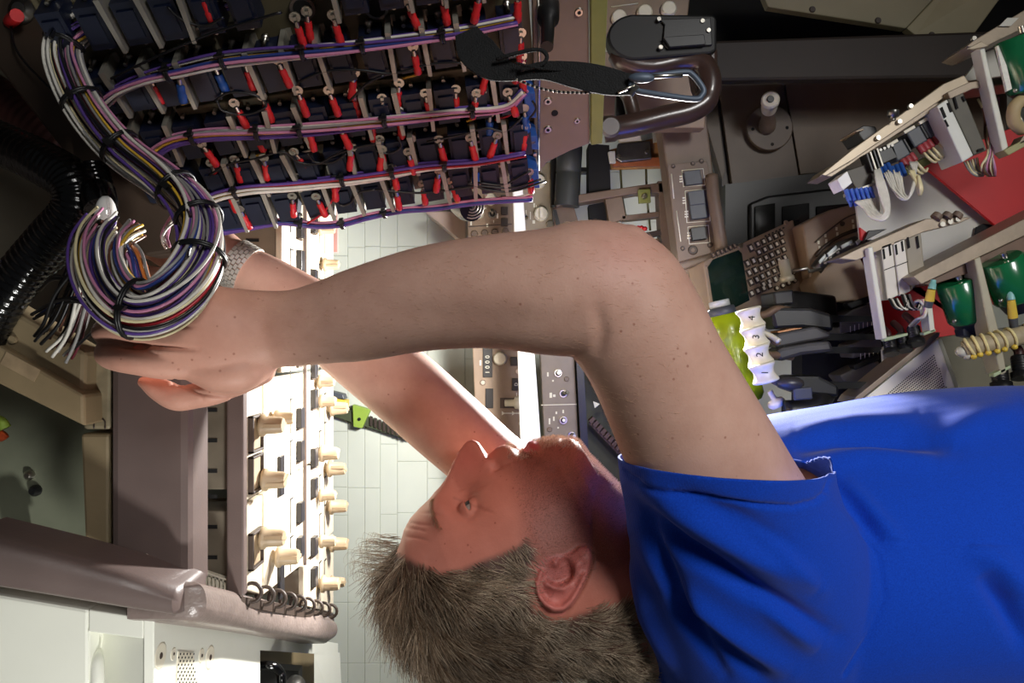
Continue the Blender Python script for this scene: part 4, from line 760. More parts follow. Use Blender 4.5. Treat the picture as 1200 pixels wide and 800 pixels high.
for px, py in ((958, 285), (966, 277), (979, 269), (998, 260)): pbox(sb, 'marking', px, py - 3, px + 2.5, py + 1, 1.2495, LETTER, .0005); pbox(sb, 'marking', px + 1, py + 3, px + 3.5, py + 8, 1.2495, LETTER, .0005)
b = MB(); b.lathe(P(987, 262, 1.249), (0, -.002, 0), [(0, .0042), (1, .0036)], DBROWN, 12); b.build('screw', sb)
b = MB(); b.tube(spline(pp([(956, 316, 1.205), (966, 304, 1.20), (984, 291, 1.20), (1002, 284, 1.20), (1012, 280, 1.20)]), 6), [.010] * 20 + [.006] * 5, STEEL, 12); b.build('lever_arc', sb)
for q in ((958, 306, 966, 297), (968, 297, 979, 287), (984, 288, 997, 281), (1002, 283, 1010, 276)): b = MB(); b.prism(pp([(q[0], q[1], 1.19), (q[2], q[3], 1.19), (q[2] + 1, q[3] + 4, 1.19), (q[0] + 2, q[1] + 4, 1.19)]), (0, -.004, 0), mat('pale_blue_grey_tooth', (176, 184, 180), .4, .2)); b.build('detent_tooth', sb, .0006)
b = MB(); b.tube(pp([(928, 318, 1.19), (946, 314, 1.19), (948, 318, 1.19), (962, 315, 1.195)]), .0028, METAL, 8); b.build('lever_rod', sb)
b = MB(); b.lathe(P(918, 304, 1.18), P(923, 330, 1.18) - P(918, 304, 1.18), [(0, .0072), (.05, .0082), (.72, .0082), (.74, .0105), (.9, .0115), (1, .009)], mat('satin_handle', (176, 168, 148), .35, .2), 18); b.build('handle', sb)
for px, py in ((967, 308), (973, 302), (982, 296)): b = MB(); b.ball(P(px, py, 1.186), .0028, METAL, 8); b.build('pin', sb)
# ================================================================ opened relay rack at right
DR = 1.06
rk = thing('relay_rack', 'slanted metal relay rack with red and grey sheets, opened for work', 'rack', P(1120, 270, DR))
SHELF = mat('shelf_edge_tan', (150, 136, 118), .4, .3, .12, 50, .05, 300)
def rp(name, pts, d, th, m, parent=rk, bevel=.001, toward=False):
    return piece(name, parent, [(p[0], p[1], d) for p in pts], (0, -th if toward else th, 0), m, bevel)
rp('grey_sheet', [(1002, 228), (1080, 184), (1180, 262), (1186, 322), (1090, 322), (1062, 284), (1008, 280)], 1.16, .006, LTGREY)
rp('red_sheet', [(1080, 192), (1110, 180), (1260, 120), (1260, 270), (1172, 268), (1164, 262)], 1.14, .006, REDM)
rp('red_sheet', [(1014, 300), (1026, 296), (1038, 392), (1050, 424), (1066, 418), (1140, 385), (1120, 320), (1060, 300)], 1.17, .006, REDM)
rp('red_tab', [(1008, 266), (1016, 272), (1012, 282), (1009, 280)], 1.13, .006, REDM)
rp('black_gusset', [(1018, 270), (1040, 268), (1012, 283)], 1.12, .006, BLACK)
rp('grey_sheet', [(1034, 410), (1040, 400), (1052, 424), (1036, 440)], 1.165, .006, LTGREY)
# shelves, seen nearly on edge
rp('shelf', [(962, 206), (970, 197), (1130, 97), (1150, 92), (1150, 99), (1108, 120), (975, 207)], 1.02, .05, SHELF)
rp('shelf_lip', [(962, 205), (1000, 174), (1050, 138), (1106, 98), (1130, 88), (1136, 97), (1110, 112), (1000, 187), (968, 206)], 1.01, .008, mat('tan_lip', (168, 154, 132), .4, .3, .1))
rp('shelf', [(1110, 108), (1136, 96), (1260, 80), (1260, 88), (1140, 104), (1114, 116)], 1.00, .05, SHELF)
rp('shelf', [(982, 303), (1004, 292), (1086, 256), (1140, 254), (1126, 261), (1082, 272), (1004, 305)], 1.00, .045, SHELF)
rp('shelf', [(1070, 324), (1076, 320), (1260, 226), (1260, 248), (1080, 333)], .97, .07, SHELF)
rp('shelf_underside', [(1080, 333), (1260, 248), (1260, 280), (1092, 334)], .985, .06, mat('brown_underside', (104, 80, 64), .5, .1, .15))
rp('shelf', [(1133, 54), (1140, 48), (1260, -24), (1260, 4), (1152, 56), (1146, 58)], .99, .06, SHELF); rp('shelf_lip', [(1133, 57), (1150, 48), (1160, 54), (1140, 58)], .98, .006, mat('tan_lip', (168, 154, 132)))
rp('paper_label', [(1170, 31), (1180, 21), (1194, 21), (1184, 31)], .988, .001, LTGREY, toward=True)
for px, py in ((1053, 143), (1028, 162), (1066, 125), (1140, 46)): b = MB(); b.lathe(P(px, py, 1.008), (0, -.004, 0), [(0, .0035), (1, .003)], METAL, 10); b.build('screw', rk)
b = MB(); b.lathe(P(1046, 141, 1.0), P(1047, 130, 1.0) - P(1046, 141, 1.0), [(0, .004), (.4, .004), (.45, .0075), (1, .007)], STEEL, 12); b.build('thumb_screw', rk)
b = MB(); b.prism(pp([(1003, 152, 1.03), (1012, 147, 1.03), (1026, 148, 1.03), (1030, 158, 1.03), (1012, 165, 1.03)]), (0, .05, 0), BLACK); b.prism(pp([(1002, 153, 1.02), (1012, 150, 1.02), (1013, 152, 1.02), (1004, 155, 1.02)]), (0, .05, 0), SHELF); b.build('black_clip', rk, .001)
# posts
rp('post', [(1147, 52), (1153, 50), (1182, 172), (1175, 178)], .985, .02, mat('pale_post', (206, 206, 194), .4, .1, .06), bevel=.0015)
rp('post', [(1017, 290), (1023, 288), (1040, 396), (1034, 398)], .99, .02, mat('pale_post', (206, 206, 194)), bevel=.0015)
rp('post', [(1142, 304), (1149, 300), (1172, 392), (1180, 436), (1173, 440), (1160, 392)], .965, .03, mat('tan_post', (166, 160, 140), .4, .2, .1), bevel=.0015)
rp('post', [(1086, 356), (1092, 352), (1096, 388), (1090, 390)], 1.0, .02, mat('pale_post', (206, 206, 194)), bevel=.001)
rp('post', [(1193, 170), (1204, 166), (1204, 160), (1200, 158)], .98, .02, SHELF)
rp('rail', [(1062, 196), (1084, 184), (1108, 172), (1120, 164), (1124, 170), (1090, 192), (1068, 204)], 1.06, .02, PCB)
rp('rail', [(1176, 176), (1260, 132), (1260, 140), (1182, 182)], .98, .02, mat('olive_angle', (150, 146, 100), .5, 0, .1))
rp('light_plate', [(1126, 96), (1153, 62), (1210, 40), (1210, 84)], 1.08, .006, LTGREY)
# relays: square black can with cream cap and red lead sleeves
def relay(px, py, i):
    r = thing('relay', ['black square relay nearest the blue plug, under the upper shelf', 'middle black square relay under the upper shelf', 'black square relay touching the tall two-tone module'][i], 'relay', P(px, py, 1.03))
    c, s_ = math.cos(-.52), math.sin(-.52)
    R_ = lambda dx, dy: (px + dx * c - dy * s_, py + dx * s_ + dy * c)
    b = MB(); b.prism([P(*R_(*q), 1.03) for q in ((-10, -9), (8, -9), (8, 12), (-10, 12))], (0, .045, 0), GREYP); b.build('can', r, .002)
    b = MB(); b.prism([P(*R_(*q), 1.028) for q in ((-12, -12), (3, -12), (3, -8), (-12, -8))], (0, .04, 0), CREAM); b.build('cap', r, .001)
    b = MB(); b.prism([P(*R_(*q), 1.029) for q in ((8, -8), (11, -8), (11, 10), (8, 10))], (0, .03, 0), BLACK); b.build('side_clip', r, .001)
    for k in range(3): b = MB(); e0 = P(*R_(-5 + k * 6, 12), 1.035); e1 = P(*R_(-4 + k * 6, 22), 1.03); b.lathe(e0, e1 - e0, [(0, .0045), (.9, .0045), (1, .003)], mat('dull_red_sleeve', (150, 52, 58), .5), 10); sl_ = b.build('lead_sleeve', r); b = MB(); b.tube(spline([e1, P(*R_(-2 + k * 6, 30), 1.025), P(*R_(2 + k * 5, 38), 1.03), P(*R_(10 + k * 3, 36), 1.04)], 4), .0018, WM['cream'], 6); b.build('lead', sl_)
for i, q in enumerate(((1055, 174), (1075, 158), (1093, 147))): relay(q[0], q[1], i)
def module(name, label, front, side, d, m1, m2, slots, dots=()):
    t = thing(name, label, 'module', P(*front[0], d))
    b = MB(); b.prism([P(*p, d) for p in front], (0, .05, 0), m1); b.build('front', t, .0015)
    b = MB(); b.prism([P(*p, d + .002) for p in side], (0, .05, 0), m2); b.build('side', t, .0015)
    for q in slots: b = MB(); b.prism([P(*p, d) for p in q], (0, -.0008, 0), BLACKM); b.build('slot', t)
    return t
md = module('relay_module', 'tall two-tone relay module, white front and dark side, by the red sheet', [(1098, 124), (1110, 116), (1141, 182), (1128, 190)], [(1110, 116), (1128, 106), (1157, 176), (1141, 182)], 1.0, mat('white_module', (214, 216, 208), .4, 0, .05), mat('dark_olive_module', (82, 78, 66), .5, 0, .15, 40), [[(1101, 127), (1104, 125), (1109, 137), (1106, 139)], [(1109, 121), (1112, 120), (1116, 131), (1113, 132)], [(1106, 141), (1108, 140), (1112, 148), (1110, 149)], [(1117, 114), (1119, 113), (1123, 127), (1121, 128)], [(1127, 113), (1129, 112), (1132, 118), (1130, 119)], [(1145, 175), (1152, 173), (1153, 176), (1146, 178)]])
for k in range(6): b = MB(); b.tube(spline(pp([(1130 + k * 3, 190 - k, 1.02), (1136 + k * 2.4, 200, 1.01), (1144 + k * 1.5, 206 - k, 1.01), (1152, 206, 1.02)]), 4), .0013, WM['cream' if k % 2 else 'grey'], 6); b.build('lead', md)
w2 = mat('off_white_module', (218, 212, 200), .4, 0, .06)
for i, (x0, lab) in enumerate(((1032, 'slim off-white relay module, left one of the joined pair'), (1046.5, 'slim off-white relay module with grey side, right one of the joined pair'))):
    fr = [(x0, 288 - i * 5), (x0 + 13.5, 283 - i * 5), (x0 + 21, 346 - i * 5), (x0 + 8, 352 - i * 5)]
    sd = [(x0 + 13.5, 278), (x0 + 33, 272), (x0 + 38, 322), (x0 + 21, 341)] if i else [(x0 + 13.3, 283), (x0 + 14, 283), (x0 + 21, 346), (x0 + 20.5, 346)]
    mm = module('relay_module', lab, fr, sd, 1.0, w2, mat('grey_module_side', (142, 134, 118), .5, 0, .1), [[(x0 + 2, 292 - i * 5), (x0 + 4, 291 - i * 5), (x0 + 5.5, 303 - i * 5), (x0 + 3.5, 304 - i * 5)], [(x0 + 9, 288 - i * 5), (x0 + 11, 287 - i * 5), (x0 + 12.5, 299 - i * 5), (x0 + 10.5, 300 - i * 5)], [(x0 + 4, 316 - i * 5), (x0 + 17, 311 - i * 5), (x0 + 17, 312 - i * 5), (x0 + 4, 317 - i * 5)]] + ([[(x0 + 16, 278), (x0 + 18, 277.5), (x0 + 20, 290), (x0 + 18, 291)], [(x0 + 27, 277), (x0 + 29, 276), (x0 + 31, 290), (x0 + 29, 291)]] if i else []))
    for k in range(4): b = MB(); b.tube(spline(pp([(x0 + 10 + k * 3, 350 - i * 5, 1.0), (x0 + 16 + k * 3, 360, .99), (x0 + 26 + k * 2, 362, .99), (x0 + 32, 352, .995)]), 4), .0015, WM['white' if k % 2 else 'black'], 6); b.build('lead', mm)
# blue plug with white block and looping white wires
bp_ = thing('blue_connector', 'blue many-way plug with white block and dark shell', 'connector', P(1000, 220, 1.02))
b = MB(); b.prism(pp([(981, 210, 1.0), (993, 200, 1.0), (999, 214, 1.0), (988, 223, 1.0)]), (0, .03, 0), mat('bright_white_block', (240, 240, 236), .4)); b.build('white_block', bp_, .001)
b = MB(); b.prism(pp([(992, 200, 1.01), (1016, 192, 1.01), (1026, 214, 1.01), (1004, 222, 1.01), (999, 214, 1.01)]), (0, .04, 0), mat('olive_grey_shell', (74, 68, 58), .5, 0, .15)); b.build('shell', bp_, .001)
b = MB(); b.prism(pp([(1003, 221, 1.0), (1027, 213, 1.0), (1028, 216, 1.0), (1004, 225, 1.0)]), (0, .04, 0), ALU); b.build('flange', bp_, .0006)
for r in range(2):
    for k in range(6):
        x0 = 991 + k * 5.6 + r * 2; y0 = 222 - k * .6 + r * 7
        b = MB(); e0, e1 = P(x0, y0, 1.0 + r * .01), P(x0 + 5, y0 + 13, 1.0 + r * .01); b.lathe(e0, e1 - e0, [(0, .0032), (.4, .0032), (.5, .0026), (1, .0024)], mat('bright_blue_sleeve', (58, 96, 180), .4), 8); b.build('pin_sleeve', bp_)
wl = thing('white_wire_loop', 'loop of white wires from the blue plug over the grey sheet', 'wires', P(1030, 235, 1.0))
def wl_wire(pts, r=.0015, m=None, parent=None): b = MB(); b.tube(spline(pp(pts), 5), r, m or WM['white'], 6); b.build('wire', parent or wl)
for k in range(14):
    g = rng.normal(0, 1.6, 6); s_ = (k % 7) * 1.6
    wl_wire([(1002 + k * 2, 236 - k * .4, 1.0), (1012 + k * 1.4, 244 + g[0] * .5, .995), (1020 + s_ * .9, 254 - s_ * .4 + g[1] * .3, .985), (1034 + g[2] * .4, 258 - s_ * .6, .98), (1042 - s_ * .5, 246 + g[3], .98), (1040 - s_, 226, .985), (1034 - s_ * .8, 208, .99), (1030 - s_ * .6, 196, 1.01)])
for k in range(10):
    g = rng.normal(0, 1.5, 4); wl_wire([(1036 + k * 2.2, 202 + g[0], 1.01), (1044 + k * 1.6, 218 + g[1], 1.0), (1052 + k, 230 + g[2], .99), (1062 + k * .4, 234 - k * .5, .985), (1070 - k * .2, 222 + g[3], .985), (1072, 206, 1.0), (1066 + k, 190, 1.02)], .0013)
for k in range(6): b = MB(); e0 = P(1030 + k * 5, 196 - (k % 3) * 2, 1.02); e1 = P(1036 + k * 5, 209 - (k % 3) * 2, 1.01); b.lathe(e0, e1 - e0, [(0, .0034), (1, .0028)], BLUE, 8); b.build('crimp_sleeve', wl)
for k in range(4): b = MB(); b.prism(pp([(1015 + k * 4, 180 - k * 2, 1.0), (1017 + k * 4, 179 - k * 2, 1.0), (1024 + k * 4, 200 - k * 2, 1.0), (1022 + k * 4, 201 - k * 2, 1.0)]), (0, .02, 0), ALU if k % 2 else BLACK); b.build('spade_terminal', wl, .0004)
b = MB(); b.prism(pp([(1026, 177, 1.03), (1046, 168, 1.03), (1052, 184, 1.03), (1034, 192, 1.03)]), (0, .04, 0), BLACK)
for k in range(4): b.lathe(P(1031 + k * 4.5, 176 - k * 1.8, 1.029), (0, -.003, 0), [(0, .002), (1, .002)], STEEL, 8)
b.build('terminal_block', wl, .001)
for k in range(3): wl_wire([(1066 + k * 2, 200, 1.0), (1074, 214, .99), (1078, 226 + k, .99), (1080 - k, 220, .985), (1076, 206, .99)], .0022, WM['cream'])
# brown wires by the red sheet
wb_ = thing('tan_wire_bundle', 'tan and pink wires hanging in front of the red sheet', 'wires', P(1160, 170, 1.0))
for k in range(9):
    g = rng.normal(0, 3, 6); wl_wire([(1146 + k * 3, 118 + g[0], 1.03), (1152 + k * 2 + g[1], 138, 1.02), (1156 + k * 1.5 + g[2], 158, 1.01), (1158 + k + g[3] * .5, 180, 1.0), (1150 + k * 2, 196 + g[4] * .5, 1.0), (1158 + k, 206, 1.01)], .0016, WM[['cream', 'brown', 'grey', 'pink', 'maroon'][k % 5]], wb_)
for k in range(10): wl_wire([(1188 + (k % 5) * 1.5, 118 + k * 2, .985), (1190 + k * .8, 132 + k, .98), (1194 + k, 148 + k * .5, .985), (1210, 160, 1.0)], .0016, WM[['grey', 'cream', 'white'][k % 3]], wb_)
b = MB(); b.tube(spline(pp([(1206, 112, .98), (1190, 124, .975), (1188, 142, .98), (1198, 152, .99)]), 5), .008, mat('tan_tape', (180, 160, 120), .6), 12); b.build('taped_bend', wb_)
# capacitors
def capacitor(label, a, c, r, d, lab=None):
    t = thing('capacitor', label, 'capacitor', P(*a, d)); p0, p1 = P(*a, d), P(*c, d + .01); rr = r * d / FOC
    b = MB(); b.lathe(p0, p1 - p0, [(0, rr * .92), (.03, rr), (.95, rr), (1, rr * .93)], GREEN, 32); b.build('can', t)
    b = MB(); b.lathe(p1, (p1 - p0) * .28, [(0, rr * .93), (.2, rr * .8), (1, rr * .62)], NAVY if lab is None else BLACK, 20); b.build('end_cap', t)
    b = MB(); b.lathe(p0 - (p1 - p0) * .12 + V((0, -.01, 0)), (p1 - p0) * .12, [(0, .004), (1, .004)], METAL, 10); b.build('stud', t)
    b = MB(); e = P(c[0] - r * .72, c[1] + 2, d - .01); b.ball(e, .0028, METAL, 8); b.build('solder_joint', t)
    b = MB(); b.tube(spline([p1 + (p1 - p0) * .2, p1 + (p1 - p0) * .32 + V((.0, -.004, -.012)), p1 + (p1 - p0) * .42 + V((0, 0, -.03))], 5), .0014, WM['violet'], 6); b.build('lead', t)
    if lab:
        b = MB(); b.prism([P(*q, d - .001) for q in lab], (0, .004, 0), mat('white_label', (226, 226, 214), .5, 0, .12, 200)); b.build('paper_label', t)
capacitor('green capacitor can under the long shelf, nearest the modules', (1119, 328), (1134, 374), 21.5, 1.0)
capacitor('green capacitor can touching the right border beside the tan post', (1172, 303), (1190, 350), 24, .97)
capacitor('green capacitor can with white label at the top right border', (1192, 42), (1208, 104), 25, .97, [(1168, 54), (1174, 52), (1186, 104), (1180, 107)])
# laced cable, sleeves, plugs
lc = thing('laced_cable', 'grey cable bundle laced with yellow cord along the right border', 'cable', P(1165, 402, .97))
cpt = spline(pp([(1130, 410, .97), (1144, 405, .965), (1164, 401, .96), (1184, 396, .96), (1230, 386, .96)]), 8); b = MB(); b.tube(cpt, .0115, mat('tan_grey_cable', (170, 156, 126), .6, 0, .25, 60, .3, 200), 18); b.build('cable', lc)
for k in range(7):
    i = 4 + k * 4; t_ = (cpt[i + 1] - cpt[i]).normalized(); u = t_.orthogonal().normalized(); v = t_.cross(u); b = MB(); b.tube([cpt[i] + (u * math.cos(a) + v * math.sin(a)) * .0125 + t_ * .002 * math.sin(a) for a in [j * math.pi / 8 for j in range(16)]], .0019, LACE, 7, close=True); b.ball(cpt[i] + V((-.011, -.008, 0)), .0038, YELLOW, 8); b.build('lacing', lc)
b = MB(); b.ball(P(1128, 412, .968), .009, LTGREY, 14, (.8, .8, 1)); b.ball(P(1134, 416, .966), .006, LTGREY, 12); b.build('sealed_end', lc)
for px, py, dx, dy, lab in ((1089, 352, 5, -24, 'pale blue and yellow wire sleeve beside the pair of off-white modules'), (1187, 372, -4, -38, 'pale blue and yellow wire sleeve rising over the laced cable')):
    s_ = thing('wire_sleeve', lab, 'sleeve', P(px, py, .975)); e0, e1, e2 = P(px, py, .965), P(px + dx * .55, py + dy * .55, .96), P(px + dx, py + dy, .96)
    b = MB(); b.lathe(e0, e1 - e0, [(0, .0058), (1, .0046)], YELLOW, 14); b.build('yellow_sleeve', s_); b = MB(); b.lathe(e1, e2 - e1, [(0, .0048), (.6, .0042), (.62, .0036), (1, .0032)], CYAN, 14); b.build('blue_sleeve', s_)
    b = MB(); b.lathe(e0, (e0 - e1) * .6, [(0, .0055), (1, .0050)], GREYP, 12); b.build('tail', s_)
PLUG = [(1043, 408, 9, 1.03, 'black ribbed plug standing at the left foot of the rack'), (1058, 404, 9, 1.03, 'black ribbed plug in the middle of the three under the red sheet'), (1072, 396, 9.5, 1.02, 'black ribbed plug closest to the perforated box'), (1172, 446, 12, .99, 'large black plug below the laced cable'), (1196, 434, 12, .985, 'large black plug cut by the right border'), (1164, 428, 8, 1.0, 'small black plug tucked behind the laced cable end')]
for px, py, r, d, lab in PLUG:
    t = thing('cable_plug', lab, 'plug', P(px, py, d)); rr = r * d / FOC; p0 = P(px - 2, py - r * 1.4, d + .01); p1 = P(px + 2, py + r * .8, d)
    b = MB(); pr = [(0, rr * .7)]
    for k in range(5): pr += [(.08 + k * .12, rr * .78), (.14 + k * .12, rr * .78), (.145 + k * .12, rr * .7)]
    b.lathe(p0, p1 - p0, pr + [(.7, rr * .72), (.74, rr), (1, rr * .98)], BLACK, 20); b.build('shell', t)
    b = MB(); b.tube(spline([p0, p0 + (p0 - p1) * .3, p0 + (p0 - p1) * .7 + V((0, .01, .003))], 4), rr * .45, mat('dark_maroon_cable', (58, 26, 26), .5), 10); b.build('cable', t)
rp('plug_bar', [(1036, 396), (1064, 390), (1064, 393), (1037, 400)], 1.0, .01, mat('pale_green_bar', (160, 176, 140), .4), bevel=.0006); rp('plug_bar', [(1082, 390), (1096, 385), (1097, 388), (1083, 393)], 1.0, .01, mat('pale_green_bar', (160, 176, 140)), bevel=.0006); rp('plug_bar', [(1164, 438), (1184, 428), (1185, 431), (1165, 442)], .965, .01, mat('pale_green_bar', (160, 176, 140)), bevel=.0006)
for k in range(5): b = MB(); b.tube(spline(pp([(1066 + k * 2, 360 - k, 1.0), (1076 + k * 2, 352, .99), (1084, 362 + k * 2, .99), (1078 - k, 374, 1.0), (1070 - k, 382, 1.02)]), 4), .0018, WM[['white', 'grey', 'pink', 'cream', 'white'][k]], 6); b.build('wire', rk)
b = MB()
for k in range(3): b.lathe(P(1103 + k * 9, 263 - k * 3, 1.0), (0, -.004, 0), [(0, .004), (1, .0035)], METAL, 10)
b.build('nut', rk)['kind'] = 'stuff'
for k in range(3): b = MB(); b.lathe(P(1096 + k * 12, 256 - k * .5, 1.0), P(1100 + k * 12, 251, 1.0) - P(1096 + k * 12, 256, 1.0), [(0, .007), (1, .006)], BROWN, 12); b.build('grommet', rk)
rp('dark_cutout', [(1141, 276), (1143, 266), (1152, 262), (1163, 264), (1166, 270), (1150, 284)], 1.155, .002, BLACKM, toward=True); rp('white_spacer', [(1148, 280), (1154, 272), (1164, 268), (1166, 274), (1152, 282)], 1.14, .006, CREAM, toward=True); rp('white_spacer', [(1106, 302), (1108, 296), (1116, 293), (1126, 294), (1110, 303)], 1.14, .006, CREAM, toward=True)
rp('blue_base', [(1128, 386), (1150, 378), (1158, 384), (1140, 396), (1130, 394)], 1.0, .02, NAVY); rp('white_cap', [(1144, 374), (1156, 369), (1162, 384), (1152, 388)], .99, .02, CREAM)
# perforated box
pbx = thing('perforated_box', 'cream box with perforated front and tan lid below the plugs', 'box', P(1060, 440, 1.08))
PF = pixframe((1006, 476, 1.09), (1099, 398, 1.09), (1030, 504, 1.09))
piece('front', pbx, [(1004, 474, 1.09), (1099, 397, 1.09), (1122, 462, 1.09), (1136, 502, 1.09), (1012, 502, 1.09)], (0, .006, 0), mat('bright_cream', (250, 244, 226), .5, 0, .03), .001)
piece('lid', pbx, [(998, 473, 1.08), (1003, 465, 1.08), (1096, 390, 1.08), (1102, 389, 1.08), (1101, 394, 1.08), (1004, 472, 1.08)], (0, .05, 0), mat('tan_lid', (150, 134, 116), .4, .2, .1), .001)
piece('side', pbx, [(1099, 397, 1.092), (1103, 396, 1.10), (1142, 502, 1.10), (1136, 502, 1.092)], (0, .02, 0), mat('white_edge', (214, 212, 198), .4), .0005)
piece('side_panel', pbx, [(1102, 395, 1.13), (1260, 372, 1.13), (1260, 520, 1.13), (1140, 520, 1.13)], (0, .01, 0), mat('olive_grey_panel', (104, 100, 82), .55, 0, .12, 15), .001)
b = MB(); tri = [(1020, 478), (1094, 414), (1112, 462), (1118, 500), (1030, 500)]
u_, v_ = (.766, -.643), (.643, .766)
for i in range(48):
    for k in range(26):
        px = 1016 + i * 2.55 * u_[0] + k * 2.7 * v_[0] + (k % 2) * 1.0; py = 482 + i * 2.55 * u_[1] + k * 2.7 * v_[1] - (k % 2) * .8
        if poly_sd(np.array([px]), np.array([py]), tri)[0] > 0: b.lathe(P(px, py, 1.0899), (0, -.0003, 0), [(0, .0011), (1, .0011)], DBROWN, 5, cap=True)
b.build('perforation', pbx)['kind'] = 'stuff'
b = MB(); b.lathe(P(1023, 473, 1.0899), (0, -.001, 0), [(0, .0028), (1, .0028)], BLACKM, 10); b.build('hole', pbx)
# ================================================================ wristwatch on the far wrist
wt = thing('wristwatch', 'steel wristwatch with woven link bracelet on the far wrist', 'watch', P(281, 311, .83))
ctr = P(283, 313, .83); axd = (P(320, 334, .83) - P(262, 300, .83)).normalized(); pw = axd.cross(Y3).normalized()
for r in range(5):
    b = MB()
    for k in range(26):
        a = 2 * math.pi * (k + .5 * (r % 2)) / 26; rad_u, rad_v = .0268, .0278; c = ctr + axd * ((r - 2) * .0040) + pw * (rad_u * math.cos(a)) + Y3 * (rad_v * math.sin(a))
        rd = (pw * math.cos(a) + Y3 * math.sin(a)).normalized(); tg = axd.cross(rd)
        b.box(Frame(c, axd, tg, rd), (-.0017, .0017), (-.0027, .0027), (-.001, .0012), mat('brushed_steel_link', (206, 202, 194), .38, .35, .1))
    b.build('link_row', wt)['kind'] = 'stuff'
b = MB(); c = ctr + Y3 * .029; b.lathe(c, Y3 * .009, [(0, .016), (.7, .017), (1, .0145)], METAL, 28); b.lathe(c + Y3 * .009, Y3 * .0006, [(0, .0135), (1, .0135)], mat('watch_dial', (20, 24, 40), .2), 24); b.build('case', wt)
# ================================================================ the technician
def loft(mb, secs, m, n=28, caps=2):
    """secs: (px, py, d, half width in pixels across the path, half thickness in metres); closed with rounded ends"""
    C = [P(s[0], s[1], s[2]) for s in secs]; N = len(secs)
    T = [(C[min(i + 1, N - 1)] - C[max(i - 1, 0)]).normalized() for i in range(N)]
    rings = []
    for i in range(N):
        y = V((0, 1, 0)); wv = T[i].cross(y)
        if wv.length < .35:
            wv = V((1, 0, 0)) if not rings else rings[-1][1]
        wv = (wv - T[i] * wv.dot(T[i])).normalized()
        if rings and wv.dot(rings[-1][1]) < 0: wv = -wv
        tv = T[i].cross(wv).normalized()
        rings.append((C[i], wv, tv, secs[i][3] * secs[i][2] / FOC, secs[i][4], T[i]))
    full = []
    def cap(r, sgn):
        out = []
        for a in (80, 60, 38, 18):
            c = math.cos(math.radians(a)); h = math.sin(math.radians(a))
            out.append((r[0] + r[5] * sgn * min(r[3], r[4]) * h * .9, r[1], r[2], r[3] * c, r[4] * c))
        return out
    full += cap(rings[0], -1) if caps in (2, 1) else []
    full += [r[:5] for r in rings]
    full += cap(rings[-1], 1)[::-1] if caps == 2 else []
    vs = []; fs = []
    for c, a, b, ra, rb in full:
        for k in range(n):
            t = 2 * math.pi * k / n
            vs.append(c + a * math.cos(t) * ra + b * math.sin(t) * rb)
    K = len(full)
    for i in range(K - 1):
        for k in range(n): fs.append((i * n + k, i * n + (k + 1) % n, (i + 1) * n + (k + 1) % n, (i + 1) * n + k))
    fs += [tuple(range(n - 1, -1, -1)), tuple((K - 1) * n + k for k in range(n))]
    return mb.add(vs, fs, m, True)
def remeshed(mb, voxel, smooth_it, fac=.5):
    o = mb.build('tmp'); r = o.modifiers.new('r', 'REMESH'); r.mode = 'VOXEL'; r.voxel_size = voxel; r.use_smooth_shade = True
    sm = o.modifiers.new('s', 'SMOOTH'); sm.factor = fac; sm.iterations = smooth_it
    dg = bpy.context.evaluated_depsgraph_get()
    me = bpy.data.meshes.new_from_object(o.evaluated_get(dg)); bpy.data.objects.remove(o)
    return me
def get_co(me):
    a = np.empty(len(me.vertices) * 3, np.float32); me.vertices.foreach_get('co', a); return a.reshape(-1, 3).astype(float)
def get_no(me):
    a = np.empty(len(me.vertices) * 3, np.float32); me.vertex_normals.foreach_get('vector', a); return a.reshape(-1, 3).astype(float)
def set_co(me, co): me.vertices.foreach_set('co', co.astype(np.float32).ravel()); me.update()
SK = bpy.data.materials.new('skin'); SK.use_nodes = True
